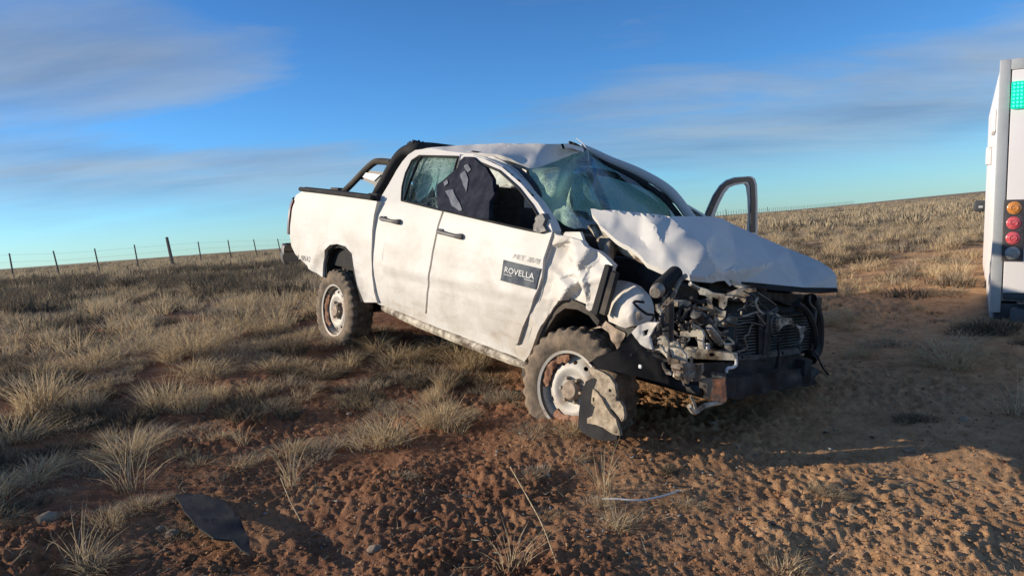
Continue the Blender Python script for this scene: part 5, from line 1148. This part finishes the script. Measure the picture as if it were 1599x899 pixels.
# the dark scrub bank before the fence
bank = []
for _ in range(1500):
    t = rs.random(); px = -60+t*520; c_ = at_depth(px, 452-.105*px, 18+rs.gauss(0, 3.2))
    if float(vn(np.array([c_.x*.55]), np.array([c_.y*.4]), 77)[0]) > .02: bank.append((c_.x, c_.y, rs.uniform(.6, 1.6)))
mass('scrub_bank', bank, M['shrub'], [tuft(120, .25, .26, .018, .8, RS, .3, 2, .6) for _ in range(5)], 'dark scrub along the ditch in front of the fence')

# ------------------------------------------------------------------ gravel, stones, debris
ico = bmesh.new(); bmesh.ops.create_icosphere(ico, subdivisions=1, radius=1.0); IV = np.array([v.co[:] for v in ico.verts]); IT = np.array([[v.index for v in f_.verts] for f_ in ico.faces]); ico.free()
def scatter(name, n, smin, smax, mat_, label, rmax, tanshift):
    r_ = np.random.RandomState(3+n); rr = 2.2*np.exp(r_.uniform(0, 1, n)*math.log(rmax/2.2)); aa = r_.uniform(-.75, .75, n); X, Y = rr*np.sin(aa), rr*np.cos(aa)
    keep = r_.uniform(0, 1, n) < .15+.85*bare(X, Y); X, Y = X[keep], Y[keep]; m_ = len(X); Zg = ground_z(X, Y)
    S = smin+(smax-smin)*r_.uniform(0, 1, m_)**4; R_ = IV[None]*(1+r_.uniform(-.4, .4, (m_, len(IV), 1)))*S[:, None, None]*r_.uniform(.6, 1.2, (m_, 1, 3))*np.array([1, 1, .65])
    V = R_+np.stack([X, Y, Zg+S*.15], 1)[:, None]; T = IT[None]+np.arange(m_)[:, None, None]*len(IV)
    o = obj(name, np_mesh(name, V.reshape(-1, 3), T.reshape(-1, 3)), mat_, None, None); o['kind'] = 'stuff'; o['label'] = label
M['clod'] = mat('soil_clod', (0.25, 0.115, 0.058), (0.42, 0.245, 0.13), 0.95, 0, 1.2, .4, .6, .5, 60, spec=.1)
M['pebble'] = mat('pale_pebble', (0.33, 0.26, 0.185), (0.18, 0.125, 0.09), 0.9, 0, 9, .35, .65, .2, 90, spec=.2)
scatter('soil_clods', 26000, .003, .012, M['clod'], 'crumbled red soil clods', 16, 0)
scatter('pebbles', 5200, .002, .009, M['pebble'], 'small pale pebbles in the soil', 12, 0)
for px, py, s in ((78, 828, .045), (183, 602, .03), (270, 835, .03), (545, 640, .02), (1420, 706, .03), (1505, 660, .025), (250, 828, .02), (585, 862, .03), (415, 704, .02), (1115, 668, .025)):
    p_ = on_ground(px, py); bm = bmesh.new(); bmesh.ops.create_icosphere(bm, subdivisions=3, radius=s)
    for v in bm.verts:
        n_ = v.co.normalized(); v.co = v.co*(1+.35*noise.noise(n_*1.6+Vector((px, 0, 0)))+.08*noise.noise(n_*6)); v.co.z *= .62
    o = obj('stone', bm, M['pebble'], None, 50); o.location = p_+Vector((0, 0, s*.15)); o.rotation_euler = (0, 0, px); tag(o, 'pale rounded stone lying on the soil', 'stone', 'loose stones on the soil')
def debris(name, pix, label, cat, material, z0=.03, tilt=(0, 0), amp=.012, step=5, th=.006, curl=0):
    c_ = on_ground(sum(q[0] for q in pix)/len(pix), sum(q[1] for q in pix)/len(pix)); o_ = c_+Vector((0, 0, z0))
    def mp(a, b):
        d = ray(a, b); nrm = Vector((tilt[0], tilt[1], 1)); k = (o_-CAM).dot(nrm)/d.dot(nrm); v = CAM+d*k-c_
        v.z += amp*(ridged(v, 5, 2)-.4)+curl*(v.x*v.x+v.y*v.y); return v
    o = sheet(name, pix, mp, step=step, lip=(0, 0, -th), back=True, material=material); o.location = c_; return tag(o, label, cat)
qg = Z(0, 550, 2.576); qh = Z(450, 550, 2.576)
sh = debris('broken_wheel_liner', qg([(702, 565), (712, 558), (800, 562), (900, 600), (960, 650), (1000, 710), (995, 745), (965, 735), (930, 715), (855, 712), (800, 685), (740, 635)]), 'black plastic wheel arch panel lying on the soil', 'car panel', M['plastic'], .05, (.1, .16), .01, 5, .008, -.12)
debris('plastic_shard', qh([(845, 375), (870, 350), (915, 348), (945, 370), (975, 430), (940, 420), (880, 400)]), 'grey curved plastic shard below the front wheel', 'debris', M['grey_plastic'], .05, (.1, .5), .006, 3)
debris('mud_flap_piece', qh([(775, 440), (800, 422), (860, 415), (872, 440), (858, 462), (810, 460)]), 'brown dusty rubber piece propped on the soil', 'debris', M['hub'], .05, (0, .6), .006, 3)
def ground_line(name, pix, r_, material, label, cat, lift):
    P = [on_ground(*p_)+Vector((0, 0, l_)) for p_, l_ in zip(pix, lift)]; o0 = P[0].copy(); o = obj(name, tube_bm(smooth_path([p_-o0 for p_ in P], 6), r_, 6), material); o.location = o0; return tag(o, label, cat)
ground_line('white_string', [(942, 790), (965, 793), (1000, 794), (1040, 786), (1060, 776)], .004, M['white_print'], 'thin white cord curving over the soil', 'cord', (.02, .03, .03, .03, .02))
ground_line('straw_stalk', [(442, 783), (455, 800), (470, 815)], .003, M['straw'], 'pale broken stalk standing beside the black panel', 'stalk', (.10, .05, .01))
ground_line('straw_stalk', [(800, 770), (830, 815), (850, 850), (870, 893)], .003, M['straw'], 'long bent straw stalk rising from clods in the foreground', 'stalk', (.08, .06, .04, .01))

# glass crumbs and plastic splinters round the smashed corner
r_ = np.random.RandomState(77); n_ = 220; cc = TRm @ Vector((.3, -1.1, 0)); X = cc.x+r_.normal(0, .8, n_); Y = cc.y+r_.normal(-.1, .55, n_); Zg = ground_z(X, Y); Vs = []
for x, y, z in zip(X, Y, Zg):
    k = r_.uniform(.004, .016); q = r_.normal(0, 1, (3, 3))*k*np.array([1, 1, .35]); Vs.append(np.vstack([q, q+np.array([0, 0, .003])])+np.array([x, y, z+.008]))
T = np.array([[0, 1, 2], [3, 5, 4], [0, 3, 1], [1, 3, 4], [1, 4, 2], [2, 4, 5], [2, 5, 0], [0, 5, 3]]); T = (T[None]+np.arange(n_)[:, None, None]*6).reshape(-1, 3)
M['splinter'] = mat('mixed_splinters', (0.03, 0.03, 0.032), (0.26, 0.27, 0.245), 0.6, 0, 9, .45, .55)
o = obj('crash_splinters', np_mesh('crash_splinters', np.vstack(Vs), T), M['splinter'], None, None); o['kind'] = 'stuff'; o['label'] = 'scattered glass crumbs and plastic splinters on the soil'
